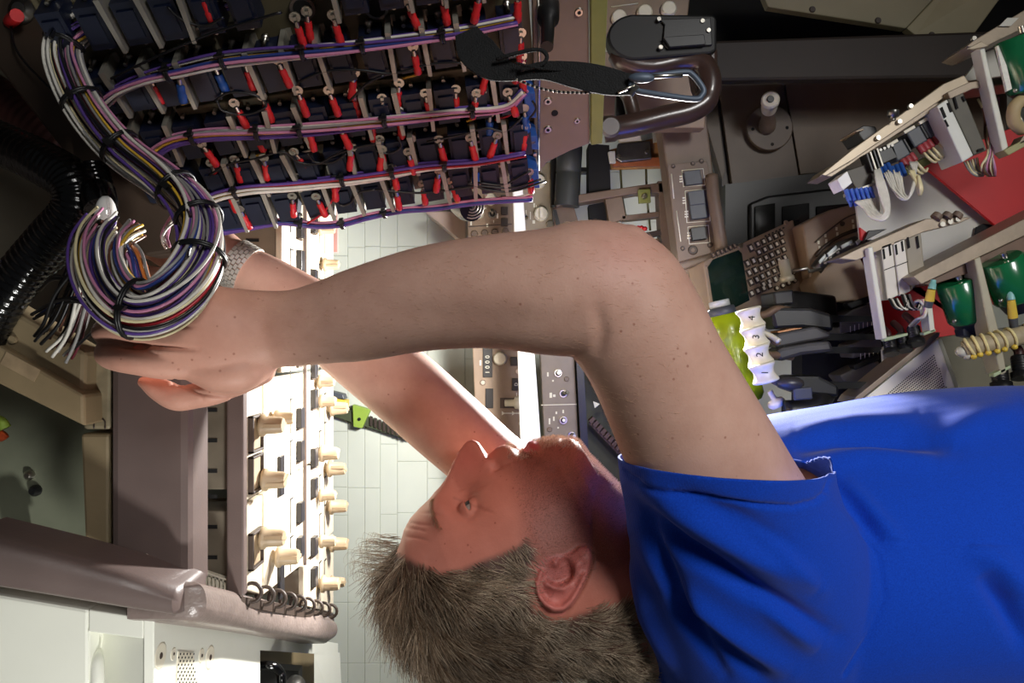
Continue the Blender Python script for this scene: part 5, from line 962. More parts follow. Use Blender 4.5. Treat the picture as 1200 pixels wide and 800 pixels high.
def skin_material():
    nt = SK.node_tree; L = nt.links; b = nt.nodes['Principled BSDF']
    at_ = nt.nodes.new('ShaderNodeAttribute'); at_.attribute_name = 'tint'
    tc = nt.nodes.new('ShaderNodeTexCoord')
    n1 = nt.nodes.new('ShaderNodeTexNoise'); n1.inputs['Scale'].default_value = 28; n1.inputs['Detail'].default_value = 6; n1.inputs['Roughness'].default_value = .65
    n2 = nt.nodes.new('ShaderNodeTexNoise'); n2.inputs['Scale'].default_value = 620; n2.inputs['Detail'].default_value = 2
    v = nt.nodes.new('ShaderNodeTexVoronoi'); v.inputs['Scale'].default_value = 105; v.inputs['Randomness'].default_value = 1
    for n in (n1, n2, v): L.new(tc.outputs['Object'], n.inputs['Vector'])
    r1 = nt.nodes.new('ShaderNodeValToRGB'); r1.color_ramp.elements[0].position = .3; r1.color_ramp.elements[1].position = .7
    r1.color_ramp.elements[0].color = (.84, .78, .76, 1); r1.color_ramp.elements[1].color = (1.0, 1.0, 1.0, 1)
    L.new(n1.outputs['Fac'], r1.inputs['Fac'])
    m1 = nt.nodes.new('ShaderNodeMix'); m1.data_type = 'RGBA'; m1.blend_type = 'MULTIPLY'; m1.inputs['Factor'].default_value = 1
    L.new(at_.outputs['Color'], m1.inputs['A']); L.new(r1.outputs['Color'], m1.inputs['B'])
    # freckles: small voronoi cores, thinned out by a second noise
    r2 = nt.nodes.new('ShaderNodeValToRGB'); r2.color_ramp.elements[0].position = .07; r2.color_ramp.elements[1].position = .13
    r2.color_ramp.elements[0].color = (.66, .54, .50, 1); r2.color_ramp.elements[1].color = (1, 1, 1, 1)
    L.new(v.outputs['Distance'], r2.inputs['Fac'])
    n3 = nt.nodes.new('ShaderNodeTexNoise'); n3.inputs['Scale'].default_value = 40; L.new(tc.outputs['Object'], n3.inputs['Vector'])
    r3 = nt.nodes.new('ShaderNodeValToRGB'); r3.color_ramp.elements[0].position = .47; r3.color_ramp.elements[1].position = .55
    L.new(n3.outputs['Fac'], r3.inputs['Fac'])
    m2 = nt.nodes.new('ShaderNodeMix'); m2.data_type = 'RGBA'; m2.blend_type = 'MULTIPLY'
    L.new(r3.outputs['Color'], m2.inputs['Factor']); L.new(m1.outputs['Result'], m2.inputs['A']); L.new(r2.outputs['Color'], m2.inputs['B'])
    # stubble plus jaw shade in its colour: fine dark speckle where the attribute's alpha asks for it
    n4 = nt.nodes.new('ShaderNodeTexNoise'); n4.inputs['Scale'].default_value = 1500; n4.inputs['Detail'].default_value = 1; L.new(tc.outputs['Object'], n4.inputs['Vector'])
    r4 = nt.nodes.new('ShaderNodeValToRGB'); r4.color_ramp.elements[0].position = .36; r4.color_ramp.elements[1].position = .62
    r4.color_ramp.elements[0].color = (.36, .30, .31, 1); r4.color_ramp.elements[1].color = (.62, .57, .60, 1)
    L.new(n4.outputs['Fac'], r4.inputs['Fac'])
    m3 = nt.nodes.new('ShaderNodeMix'); m3.data_type = 'RGBA'; m3.blend_type = 'MULTIPLY'
    L.new(at_.outputs['Alpha'], m3.inputs['Factor']); L.new(m2.outputs['Result'], m3.inputs['A']); L.new(r4.outputs['Color'], m3.inputs['B'])
    L.new(m3.outputs['Result'], b.inputs['Base Color'])
    b.inputs['Roughness'].default_value = .52; b.inputs['Specular IOR Level'].default_value = .35
    b.inputs['Subsurface Weight'].default_value = .05; b.inputs['Subsurface Scale'].default_value = .004
    b.inputs['Subsurface Radius'].default_value = (1, .35, .2)
    bp = nt.nodes.new('ShaderNodeBump'); bp.inputs['Strength'].default_value = .18; bp.inputs['Distance'].default_value = .0008
    L.new(n2.outputs['Fac'], bp.inputs['Height']); L.new(bp.outputs['Normal'], b.inputs['Normal'])
skin_material()

# ---- head: slices along the chin-crown axis, front profile traced from the photograph
HD = .74; OX, OY = 575, 665; PXM = HD / FOC * 100    # cm per pixel at the head
HO = P(OX, OY, HD); HUP = V((.475 * -1, 0, .88)).normalized(); HFR = V((.88, 0, .475)).normalized(); HSD = V((0, -1, 0))
def hl(px, py):                                      # pixel -> (s up, t front) in cm
    dx, dy = px - OX, py - OY; return (-.88 * dx + .475 * dy) * PXM, (-.475 * dx - .88 * dy) * PXM
def hw(s, t, w_): return HO + (HUP * s + HFR * t + HSD * w_) * .01
PROF = [(461, 655), (470, 634), (474, 619), (480, 608), (490, 597), (503, 585), (515, 571), (522, 560), (530, 541), (538, 527), (546, 517), (553, 514.5), (560, 517), (566, 525), (570, 533), (575, 530.5),
        (582, 524), (590, 521), (597, 522), (603, 526), (611, 530), (615, 524), (619, 517.5), (625, 516), (632, 519), (640, 521), (648, 517.5), (657, 514), (668, 513), (678, 517.5), (686, 526), (692, 535)]
pf = [hl(*p) for p in PROF]; ps = [p[0] for p in pf]
for i in range(1, len(ps)):
    ps[i] = min(ps[i], ps[i - 1] - .02)
ps = np.array(ps)[::-1]; pt = np.array([p[1] for p in pf])[::-1]
FB = np.array([(-14.2, 2.2), (-13.6, 4.4), (-13.1, 5.9), (-12.7, 6.9), (-11, 7.3), (-9.3, 8.1), (-7, 8.7), (-5, 8.7), (-3, 8.6), (-1, 8.7), (.6, 9.0), (2.1, 8.6), (4, 8.0), (5.5, 7.35), (7, 6.4), (8.5, 4.6), (9.5, 2.5), (10, .6)])
BK = np.array([(-14.2, .5), (-13.2, 1.0), (-12, 1.2), (-11, -1), (-10, -3), (-9, -5.4), (-7, -8.2), (-5, -9.8), (-2, -11), (2, -11.5), (5, -10.8), (7, -9), (8.5, -6), (9.5, -3), (10, -.4)])
WD = np.array([(-14.2, 1.6), (-13.2, 3.0), (-12, 4.4), (-10.5, 5.3), (-8, 6.2), (-6, 6.7), (-4, 7.05), (-1, 7.4), (2, 7.7), (5, 7.4), (7, 6.5), (8.5, 4.9), (9.5, 3.1), (10, 1)])
def head(mb, m):
    ns, na = 200, 150; ss = np.linspace(-14.2, 10, ns); vs = []
    for s in ss:
        f = np.interp(s, FB[:, 0], FB[:, 1]); b = np.interp(s, BK[:, 0], BK[:, 1]); W = np.interp(s, WD[:, 0], WD[:, 1])
        pr = np.interp(s, ps, pt, left=f, right=f) if s > -13.3 else f
        dl = pr - f
        tc = .35 * f + .65 * b if s > -7 else (.45 * f + .55 * b)
        tc = np.interp(s, [-14, -8, -2, 10], [.5 * (f + b), -.5, -1.5, -.5]); tc = min(max(tc, b + .2 * (f - b)), f - .2 * (f - b))
        if s > -5.4 and s < 1.5: sg = np.interp(s, [-5.4, -4.6, -3.4, -1, 1.5], [1.5, 1.45, 1.15, .72, 1.6]); pw = 2.2
        elif s <= -5.4 and s > -10.2: sg = np.interp(s, [-10.2, -8.2, -6.5, -5.4], [2.3, 2.5, 2.3, 1.5]); pw = 2.6
        else: sg = 3.4; pw = 2.6
        for k in range(na):
            a = 2 * math.pi * k / na; c, sn = math.cos(a), math.sin(a)
            e = 2 / (2.05 if c > 0 else 2.1)
            w_ = W * math.copysign(abs(sn) ** e, sn)
            t = tc + ((f - tc) if c > 0 else (tc - b)) * math.copysign(abs(c) ** e, c)
            if c > 0: t += dl * math.exp(-(abs(w_) / sg) ** pw)
            if c > 0:                                # eye sockets, cheekbones
                for sd in (-1, 1):
                    t -= 1.5 * math.exp(-((s + 1.1) / 1.25) ** 2 - ((w_ - sd * 3.1) / 1.55) ** 2)
                    t += .35 * math.exp(-((s - 1.3) / .7) ** 2 - ((w_ - sd * 3.2) / 2.0) ** 2)
            vs.append(hw(s, t, w_))
    fs = []
    for i in range(ns - 1):
        for k in range(na): fs.append((i * na + k, i * na + (k + 1) % na, (i + 1) * na + (k + 1) % na, (i + 1) * na + k))
    fs += [tuple(range(na - 1, -1, -1)), tuple((ns - 1) * na + k for k in range(na))]
    mb.add(vs, fs, m, True)
    for sd in (-1, 1):                               # wings of the nose, eyelids
        s, t = hl(573, 545); mb.add(*ell(hw(s, t - .1, sd * 1.25), .95, .95, .62), m, True)
        s, t = EYE
        lid(mb, s, t, sd, m)
EYE = (hl(551, 582)[0], hl(551, 582)[1] - .95)
def ell(c, rs, rt, rw, n=16):
    vs = []; fs = []; h = n // 2
    for i in range(h + 1):
        for k in range(n):
            th = math.pi * i / h; ph = 2 * math.pi * k / n
            vs.append(c + (HUP * rs * math.sin(th) * math.cos(ph) + HFR * rt * math.sin(th) * math.sin(ph) + HSD * rw * math.cos(th)) * .01)
    for i in range(h):
        for k in range(n): fs.append((i * n + k, (i + 1) * n + k, (i + 1) * n + (k + 1) % n, i * n + (k + 1) % n))
    return vs, fs
def lid(mb, s0, t0, sd, m):
    # two thick shells round the eyeball that leave a slit; gaze is along HFR
    for lo, hi, R in ((9, 100, 1.44), (-100, -10, 1.38)):
        na, nb = 14, 26; out = []; inn = []
        for i in range(na):
            for k in range(nb):
                az = math.radians(-115 + 230 * k / (nb - 1)); sq = max(0, 1 - (math.degrees(az) / 82) ** 2) ** .7
                lo_ = lo * sq + (1 - sq) * -3; el = math.radians(lo_ + (hi - lo_) * i / (na - 1)) if lo > 0 else math.radians(lo + ((hi * sq - 3 * (1 - sq)) - lo) * i / (na - 1))
                d = V((0, 0, 0)) + HFR * (math.cos(el) * math.cos(az)) + HUP * math.sin(el) + HSD * (math.cos(el) * math.sin(az))
                c = hw(s0, t0, sd * 3.15)
                out.append(c + d * R * .01); inn.append(c + d * (R - .3) * .01)
        fs = []; N = na * nb
        for i in range(na - 1):
            for k in range(nb - 1):
                a = i * nb + k; fs.append((a, a + 1, a + nb + 1, a + nb)); fs.append((N + a, N + a + nb, N + a + nb + 1, N + a + 1))
        rim = [k for k in range(nb)] + [i * nb + nb - 1 for i in range(1, na)] + [(na - 1) * nb + k for k in range(nb - 2, -1, -1)] + [i * nb for i in range(na - 2, 0, -1)]
        for i in range(len(rim)):
            a, b = rim[i], rim[(i + 1) % len(rim)]; fs.append((a, N + a, N + b, b))
        mb.add(out + inn, fs, m, True)
EAR = [(631, 662), (626, 672), (624, 685), (627, 699), (635, 711), (647, 719), (659, 718.5), (670, 711), (679, 697), (686, 684), (691, 669), (694, 655), (693, 645), (687, 640), (679, 641), (670, 647), (660, 650), (648, 652), (638, 655)]
def ear(mb, m, side):
    n = 70; gx = np.linspace(618, 700, n); gy = np.linspace(634, 726, n); X, Y = np.meshgrid(gx, gy); x = X.ravel(); y = Y.ravel()
    sd = poly_sd(x, y, EAR)
    g = lambda px, py, r: np.exp(-((x - px) ** 2 + (y - py) ** 2) / r ** 2)
    # lift grows away from the cheek edge towards the free rim
    free = np.clip(((x - 655) * .25 + (y - 650) * .97) / 66, 0, 1)
    h = .35 + 1.15 * free ** .8
    d_rim, _ = seg_dist(x, y, [(634, 670), (629, 684), (632, 698), (640, 708), (650, 713), (660, 712), (670, 703), (678, 690), (685, 675)])
    h += .42 * np.exp(-(d_rim / 3.6) ** 2)
    d_ah, _ = seg_dist(x, y, [(640, 684), (650, 689), (660, 690), (668, 684), (674, 672), (676, 662)])
    h += .36 * np.exp(-(d_ah / 3.8) ** 2)
    h -= 1.5 * g(663, 673, 8) + 1.3 * g(661, 661, 5) + .8 * g(652, 678, 6) + .6 * g(647, 671, 5)
    h -= .28 * g(640, 697, 7) + .18 * g(655, 702, 9)
    h += .3 * g(652, 660, 6)                         # tragus
    h += .2 * g(684, 653, 9)                         # lobe
    h = np.where(sd > 0, h * sstep(0, 3.2, sd + .6), -2.0 * sstep(0, 4, -sd))
    base = 6.15 + .0 * x
    if side < 0: pass
    def onside(px, py, lift):
        q = P(px, py, HD - lift * .01)
        return q if side > 0 else q + V((0, 2 * (HD - q.y), 0))
    top = [onside(x[i], y[i], base[i] + max(h[i], -1.5)) for i in range(len(x))]
    bot = [onside(x[i], y[i], base[i] + max(h[i], -1.5) - 1.1 - 1.0 * (1 - free[i])) for i in range(len(x))]
    N = n * n; fs = []
    for i in range(n - 1):
        for k in range(n - 1):
            a = i * n + k; q = (a, a + 1, a + n + 1, a + n)
            if max(sd[j] for j in q) < -1.5: continue
            fs.append(q); fs.append(tuple(N + j for j in reversed(q)))
    # side walls where a quad has no neighbour
    from collections import Counter
    ed = Counter()
    for f in fs[::2]:
        for i in range(4): ed[(f[i], f[(i + 1) % 4])] += 1
    for (a, b) in list(ed):
        if (b, a) not in ed: fs.append((b, a, N + a, N + b))
    used = sorted({j for f in fs for j in f}); mp = {j: i for i, j in enumerate(used)}
    al = top + bot
    mb.add([al[j] for j in used], [tuple(mp[j] for j in f) for f in fs], m, True)

B = MB()
head(B, SK); ear(B, SK, 1); ear(B, SK, -1)
# neck and trunk
loft(B, resec([(650, 705, .74, 82, .058), (700, 692, .74, 98, .060), (745, 692, .745, 107, .064), (790, 695, .77, 112, .085)]), SK, 64)
loft(B, resec([(645, 557, .74, 47, .040), (678, 592, .74, 49, .05), (705, 622, .742, 52, .056), (722, 655, .745, 60, .058)]), SK, 56)
TORSO = [(745, 705, .80, 62, .05), (765, 700, .80, 105, .105), (800, 690, .80, 146, .160), (860, 672, .815, 168, .182), (930, 658, .82, 172, .190), (1000, 648, .825, 174, .190), (1090, 640, .83, 182, .188), (1200, 638, .83, 186, .184), (1330, 640, .83, 186, .180), (1430, 645, .83, 184, .178)]
loft(B, [(a, b, c, (h - 8) * .97, t - .012) for a, b, c, h, t in resec(TORSO)], SK)
# near (right) arm
ARM = [(188, 384, .574, 40, .0135), (204, 385, .575, 47, .0165), (228, 388, .578, 53, .0195), (256, 391, .584, 56, .0215), (288, 389, .592, 51, .0225), (318, 386, .597, 45.5, .0232), (348, 384, .596, 45, .025), (385, 377, .592, 49, .028), (420, 369, .588, 54.5, .032), (500, 350, .58, 61, .038), (575, 342, .573, 66.5, .043), (640, 342, .568, 74, .045), (690, 340, .566, 82, .044),
       (722, 352, .568, 84, .044), (750, 390, .572, 80, .046), (772, 432, .58, 79, .049), (808, 503, .598, 85, .052), (845, 575, .63, 90, .056), (880, 640, .68, 92, .062), (895, 680, .72, 80, .06)]
loft(B, resec(ARM), SK, 80)
loft(B, [(690, 318, .566, 44, .03), (722, 300, .564, 36, .026), (737, 292, .564, 30, .022)], SK)     # elbow point
loft(B, [(736, 305, .566, 36, .026), (762, 350, .572, 40, .03), (790, 402, .585, 36, .026)], SK)
# hand: palm, metacarpal bulge, fingers
for kx, ky, kd in ((214, 424, .5655), (206, 395, .5605), (208, 368, .5635), (216, 347, .570)): loft(B, resec([(kx + 26, ky, kd + .011, 11, .007), (kx + 8, ky, kd + .010, 14, .0095), (kx - 10, ky, kd + .010, 13.5, .0095), (kx - 26, ky, kd + .0125, 10, .007)]), SK, 16)     # knuckles
for kx, ky, kd in ((214, 424, .570), (206, 395, .565), (208, 368, .568)): loft(B, resec([(kx, ky, kd + .008, 8, .005), (kx + 30, ky * .7 + 387 * .3, kd + .0135, 6, .005), (kx + 66, ky * .35 + 387 * .65, kd + .0245, 5, .005)]), SK, 12)     # tendons
loft(B, resec([(306, 425, .600, 20, .016), (282, 434, .590, 25, .018), (256, 436, .585, 24, .017), (232, 431, .581, 19, .014)]), SK)
FING = [[(228, 427, .578, 18, .0115), (190, 428, .572, 16.5, .0108), (160, 424, .570, 15.5, .0102), (141, 420, .574, 16, .0106), (127, 415, .588, 15.5, .010), (130, 408, .610, 14, .009), (146, 405, .630, 13, .0085), (166, 402, .645, 11, .0075)],
        [(222, 394, .573, 18, .0115), (186, 391, .571, 16.5, .011), (156, 389, .574, 15.5, .0105), (137, 387, .579, 16, .0108), (124, 389, .590, 15.5, .010), (126, 387, .610, 14, .009), (144, 384, .632, 13, .0085), (166, 382, .648, 11, .0075)],
        [(222, 368, .576, 18, .0115), (186, 366, .572, 16.5, .0105), (158, 365, .574, 15.5, .010), (142, 364, .580, 15.5, .010), (131, 363, .595, 14.5, .0095), (133, 362, .613, 13, .0085), (150, 361, .632, 12, .008), (170, 360, .645, 10, .007)],
        [(228, 346, .582, 16, .0105), (192, 345, .580, 14.5, .0095), (166, 344, .583, 13.5, .009), (152, 343, .589, 13.5, .009), (143, 343, .602, 12.5, .0085), (146, 342, .617, 11, .0075), (162, 342, .632, 10, .007), (178, 342, .640, 9, .006)]]
for f in FING: loft(B, resec(f, 4), SK, 20)
loft(B, resec([(305, 432, .606, 19, .013), (278, 446, .602, 17.5, .0125), (252, 458, .600, 16, .0118), (228, 464, .599, 15, .0112), (208, 466, .598, 15.5, .0114), (192, 459, .599, 14.5, .0104), (178, 451, .600, 11.5, .009), (169, 447.5, .601, 7, .0065)], 4), SK, 20)
# far (left) arm and hand
LARM = [(178, 268, .825, 32, .012), (200, 276, .826, 38, .016), (230, 287, .828, 36, .0205), (254, 296, .83, 30, .024), (266, 303, .830, 27.5, .0255), (280, 311, .830, 26.5, .026), (320, 334, .83, 31, .030), (365, 366, .83, 38, .036), (404, 397, .83, 43, .041), (470, 450, .835, 45.5, .043), (530, 503, .84, 45, .044), (587, 552, .85, 43, .046), (660, 605, .87, 46, .05), (740, 650, .93, 52, .056), (800, 675, .97, 52, .055)]
loft(B, resec(LARM), SK, 72)
for i in range(4):
    y = 244 + i * 17
    loft(B, resec([(190, y + 4, .826, 10, .010), (158, y - 6, .824, 9.5, .0095), (140, y - 10, .83, 9, .009), (134, y - 11, .85, 8.5, .008), (146, y - 10, .868, 7.5, .007)], 4), SK, 16)
loft(B, resec([(240, 312, .82, 11, .011), (212, 322, .81, 10.5, .0105), (186, 322, .805, 9.5, .0095), (166, 316, .805, 7, .007)], 4), SK, 16)
body_me = remeshed(B, .00135, 4)
co = get_co(body_me); no = get_no(body_me); x, y, d = proj(co)
q = (co - np.array(HO)); hs = q @ np.array(HUP) * 100; ht = q @ np.array(HFR) * 100; hwid = q @ np.array(HSD) * 100
ishead = (hs > -15) & (x < 760) & (y > 505) & (np.abs(hwid) < 8.2) & ((np.abs(hwid) < 4) | (ht < 8)) & ((np.abs(hwid) < 6.4) | (hwid > 0) | (ht < 6))
near = no[:, 1] < .25
def crease(pts, width, depth, mask, taper=True):
    global co
    bx = [p[0] for p in pts]; by = [p[1] for p in pts]; r = width * 3
    k = np.where(mask & (x > min(bx) - r) & (x < max(bx) + r) & (y > min(by) - r) & (y < max(by) + r))[0]
    if not len(k): return
    dd, al = seg_dist(x[k], y[k], pts); a = depth * np.exp(-(dd / width) ** 2)
    if taper: a *= np.sin(np.pi * np.clip(al, .02, .98)) ** .6
    co[k] -= no[k] * a[:, None]
hm = ishead & near
crease([(576, 552), (583, 548), (588, 545)], 2, .0018, hm); crease([(583, 548), (600, 540), (612, 541)], 3, .0011, hm)          # nose wing, fold to the mouth
crease([(606, 529), (615, 533), (624, 538)], 2.2, .0022, hm)                                # corner of the mouth
for c in ([(478, 611), (490, 614), (506, 616)], [(474, 618), (490, 620), (500, 623)], [(473, 628), (488, 630), (503, 634)], [(488, 600), (505, 601), (520, 605)]): crease(c, 1.8, .0011, hm)
crease([(552, 590), (562, 594), (572, 599), (580, 602)], 1.5, .0010, hm); crease([(536, 574), (546, 570), (560, 566)], 2.2, .001, hm); crease([(540, 580), (556, 573), (572, 566)], 2.4, .0012, hm)
crease([(655, 528), (650, 545), (652, 560)], 5, .0012, hm)
hand = (x < 330) & (d < .66) & (y > 320)
crease([(138, 405), (165, 406), (200, 408), (232, 410)], 2.6, .0042, hand & near); crease([(140, 379), (200, 381), (230, 383)], 2, .002, hand & near)
crease([(205, 447), (232, 461), (256, 465), (284, 467)], 2.0, .0018, hand & near, False); crease([(198, 452), (203, 449), (206, 444)], 1.6, .0012, hand & near)
crease([(232, 458), (236, 464), (238, 470)], 1.5, .001, hand & near)
crease([(700, 352), (705, 390), (698, 420)], 9, .0022, near & (d < .63))                   # fold of the elbow
crease([(420, 360), (520, 372), (620, 378), (690, 372)], 20, .0022, near & (d < .63))       # groove between the forearm muscles
set_co(body_me, co)
# pigment
tint = np.empty((len(co), 4)); base = np.array(lin((214, 172, 154))); tint[:, :3] = base; tint[:, 3] = 0
def paint(msk, c, f): 
    c = np.array(lin(c)); f = (f * msk)[:, None]; tint[:, :3] = tint[:, :3] * (1 - f) + c * f
elb = np.exp(-(((x - 730) / 50) ** 2 + ((y - 300) / 45) ** 2)); paint((d < .7) & ~ishead, (214, 158, 146), .6 * elb)
paint((d < .66) * (y > 300) * sstep(420, 240, x), (206, 152, 132), .8)
paint(sstep(210, 330, x) * 0 + ((x < 200) & (y > 440) & (y < 470) & (d < .66)), (214, 150, 132), .3)
hf = ishead.astype(float)
paint(hf, (190, 116, 98), .95)
paint(hf * sstep(0, 3, hs) * (ht > 0), (202, 136, 120), .7)
paint(hf * np.exp(-(((x - 548) / 26) ** 2 + ((y - 536) / 22) ** 2)), (204, 104, 92), .5)
earm = ishead & (hwid > 6.2) & (poly_sd(x, y, EAR) > -2); paint(earm.astype(float), (216, 128, 118), .9)
lip = np.zeros(len(co))
for a, b, r in ((621, 521, 8.5), (617, 526, 6), (606, 527, 4), (626, 522, 7)): lip = np.maximum(lip, np.exp(-(((x - a) / r) ** 2 + ((y - b) / r) ** 2) ** 2))
paint(hf * (np.abs(hwid) < 2.6) * lip, (204, 92, 98), .95)
beard = hf * sstep(-4.6, -7.2, hs + .28 * (ht - 5)) * sstep(-4.5, -1.5, ht + np.clip(-hs - 9, 0, 3)) * (1 - .8 * lip)
beard *= 1 - .8 * np.exp(-(((x - 632) / 9) ** 2 + ((y - 528) / 8) ** 2))
tint[:, 3] = np.clip(beard, 0, 1) * (.85 - .45 * np.exp(-(hwid / 2.2) ** 2))  # tint paler along the midline: brighter rim put into the colour
paint(hf * (hs < -11.5) * (ht < 6) , (196, 116, 104), .6)
_mir = co.copy(); _mir[:, 1] = HD - np.abs(HD - _mir[:, 1]); _hx, _hy, _ = proj(_mir)
HPOLY = [(466, 646), (488, 655), (515, 668), (540, 664), (560, 655), (585, 646), (603, 638), (618, 628), (628, 640), (632, 656), (624, 664), (621, 690), (630, 714), (648, 723), (664, 722), (690, 712), (715, 706), (742, 700), (765, 800), (700, 900), (500, 900), (380, 760), (400, 640)]
scalp = (hs > -14) & (np.abs(hwid) < 9) & (co[:, 1] > .62) & (co[:, 1] < .86) & (x < 770) & (y > 560)
paint(scalp * sstep(-2, 10, poly_sd(_hx, _hy, HPOLY)) * (poly_sd(_hx, _hy, EAR) < -1), (70, 58, 50), .92)
beard_w = np.clip(beard, 0, 1)
lash, _ = seg_dist(x, y, [(532, 583), (541, 587), (550, 590), (560, 594), (568, 598)]); paint(hm * np.exp(-(lash / 1.5) ** 2), (96, 52, 46), .3)
ca = body_me.attributes.new('tint', 'FLOAT_COLOR', 'POINT'); ca.data.foreach_set('color', tint.astype(np.float32).ravel())
body_me.materials.clear(); body_me.materials.append(SK)
person = thing('person', 'man in blue t-shirt reaching both arms up into the opened ceiling panel', 'person', (-.2, .8, .0))
bo = bpy.data.objects.new('body', body_me); COL.objects.link(bo); bo.parent = person; bo.matrix_parent_inverse = INV(person)
EYEM = mat('eye_white', (150, 140, 132), .2, 0, .03, 50, coat=.6); IRIS = mat('iris', (60, 66, 62), .15, 0, .2, 200, coat=.6)
for sd in (1, -1):
    e = MB(); c = hw(EYE[0], EYE[1], sd * 3.15); e.ball(c, .0117, EYEM, 20)
    e.lathe(c + HFR * .0100, HFR * .0024, [(0, .0062), (.5, .0048), (1, .0015)], IRIS, 16); eo = e.build('eye', person)

# ---- t-shirt
T = MB(); SH = bpy.data.materials.new('blue_cotton'); SH.use_nodes = True
def shirt_material():
    nt = SH.node_tree; L = nt.links; b = nt.nodes['Principled BSDF']
    tc = nt.nodes.new('ShaderNodeTexCoord'); n = nt.nodes.new('ShaderNodeTexNoise'); n.inputs['Scale'].default_value = 900; n.inputs['Detail'].default_value = 2
    wv = nt.nodes.new('ShaderNodeTexWave'); wv.inputs['Scale'].default_value = 420; wv.bands_direction = 'Z'; wv.inputs['Distortion'].default_value = 1.5
    L.new(tc.outputs['Object'], n.inputs['Vector']); L.new(tc.outputs['Object'], wv.inputs['Vector'])
    r = nt.nodes.new('ShaderNodeValToRGB'); r.color_ramp.elements[0].position = .3; r.color_ramp.elements[1].position = .7
    r.color_ramp.elements[0].color = (*lin((6, 60, 176)), 1); r.color_ramp.elements[1].color = (*lin((11, 72, 198)), 1)
    L.new(n.outputs['Fac'], r.inputs['Fac']); L.new(r.outputs['Color'], b.inputs['Base Color'])
    b.inputs['Roughness'].default_value = .85; b.inputs['Specular IOR Level'].default_value = .15; b.inputs['Sheen Weight'].default_value = .12
    bp = nt.nodes.new('ShaderNodeBump'); bp.inputs['Strength'].default_value = .25; bp.inputs['Distance'].default_value = .0006
    L.new(wv.outputs['Fac'], bp.inputs['Height']); L.new(bp.outputs['Normal'], b.inputs['Normal'])
shirt_material()
loft(T, resec(TORSO), SH, 64)
SLV = [(838, 505, .606, 117, .078), (842, 530, .618, 118, .079), (848, 560, .632, 120, .081), (858, 600, .65, 124, .086), (876, 660, .68, 134, .092), (890, 740, .73, 128, .10), (900, 800, .79, 90, .08)]
loft(T, resec(SLV), SH, 64)
loft(T, resec([(722, 695, .76, 92, .078), (752, 695, .77, 118, .09), (790, 695, .79, 132, .13)]), SH, 48)    # shoulder slope up to the collar
loft(T, resec([(735, 668, .98, 56, .06), (800, 690, .95, 92, .075), (860, 690, .90, 120, .085)]), SH, 40)     # far sleeve
shirt_me = remeshed(T, .0026, 14)
co = get_co(shirt_me); no = get_no(shirt_me); x, y, d = proj(co); near = no[:, 1] < .3
HEM0, HEM1 = P(728, 531, .62), P(968, 556, .62)
def fold(pts, width, amp, mask=None, taper=True):
    crease(pts, width, -amp * 1.7, near if mask is None else mask, taper)
for pts, wd_, am in [
        ([(745, 560), (800, 600), (880, 650), (960, 690)], 16, .006), ([(748, 590), (800, 640), (880, 690), (980, 745)], 11, -.0075), ([(745, 620), (790, 690), (850, 740), (930, 790)], 13, .006),
        ([(752, 600), (775, 660), (800, 720), (850, 790)], 8, -.007), ([(742, 650), (760, 720), (790, 790)], 8, .0055), ([(740, 690), (752, 750), (770, 800)], 6, -.006), ([(770, 640), (810, 720), (900, 800)], 10, -.006),
        ([(780, 575), (860, 605), (930, 650)], 12, -.0035), ([(850, 600), (910, 640), (960, 690)], 9, .003), ([(970, 560), (1005, 600), (1035, 640)], 7, -.004), ([(985, 560), (1030, 610), (1060, 640)], 11, .0035),
        ([(925, 525), (980, 512), (1060, 516), (1120, 524)], 11, -.008), ([(930, 508), (1000, 496), (1080, 490)], 12, .004), ([(950, 540), (1020, 530), (1100, 540)], 13, .004),
        ([(1150, 670), (1180, 710), (1205, 760)], 13, -.007), ([(1130, 640), (1170, 660), (1210, 700)], 16, .004), ([(1090, 520), (1150, 490), (1200, 480)], 18, .004),
        ([(880, 690), (930, 735), (960, 760)], 12, .004)]:
    fold(pts, wd_, am)
set_co(shirt_me, co); no = get_no(shirt_me)
crease([(968, 572), (1000, 606), (1028, 650), (1036, 700), (1018, 745), (990, 790)], 2.4, .0022, near, False)      # armhole seam
crease([(1040, 636), (1120, 637), (1230, 636)], 2.0, .0016, near, False)                                            # side seam
hemline = [(733, 552), (760, 568), (800, 579), (845, 587), (890, 592), (930, 594), (955, 588), (972, 574), (976, 560)]
crease(hemline, 2.4, .0032, (d < .75), False)
set_co(shirt_me, co)
# open the sleeve: cut everything beyond the hem
import bmesh
bm = bmesh.new(); bm.from_mesh(shirt_me)
a, b, c = P(726, 530, .66), P(970, 552, .62), P(846, 557, .552)
nrm = (b - a).cross(c - a).normalized()
if nrm.x < 0: nrm = -nrm
def insleeve(v):
    return v.co.z > P(995, 0, .6).z and v.co.y < .72 and (600 - (v.co.z - CZ) / v.co.y * FOC) > 690 and (400 - v.co.x / v.co.y * FOC) < 600
reg = [f for f in bm.faces if all(insleeve(v) for v in f.verts)]
bmesh.ops.bisect_plane(bm, geom=reg + list({e for f in reg for e in f.edges}) + list({v for f in reg for v in f.verts}), plane_co=a, plane_no=nrm, clear_outer=True)
# hem opening at the waist
wz = P(1425, 0, .83).z
bmesh.ops.delete(bm, geom=[v for v in bm.verts if v.co.z < wz], context='VERTS')
bm.to_mesh(shirt_me); bm.free(); shirt_me.materials.clear(); shirt_me.materials.append(SH)
so = bpy.data.objects.new('tshirt', shirt_me); COL.objects.link(so); so.parent = person; so.matrix_parent_inverse = INV(person)
so['label'] = 'royal blue short-sleeved cotton t-shirt'
sl = so.modifiers.new('cloth', 'SOLIDIFY'); sl.thickness = .0018; sl.offset = -1

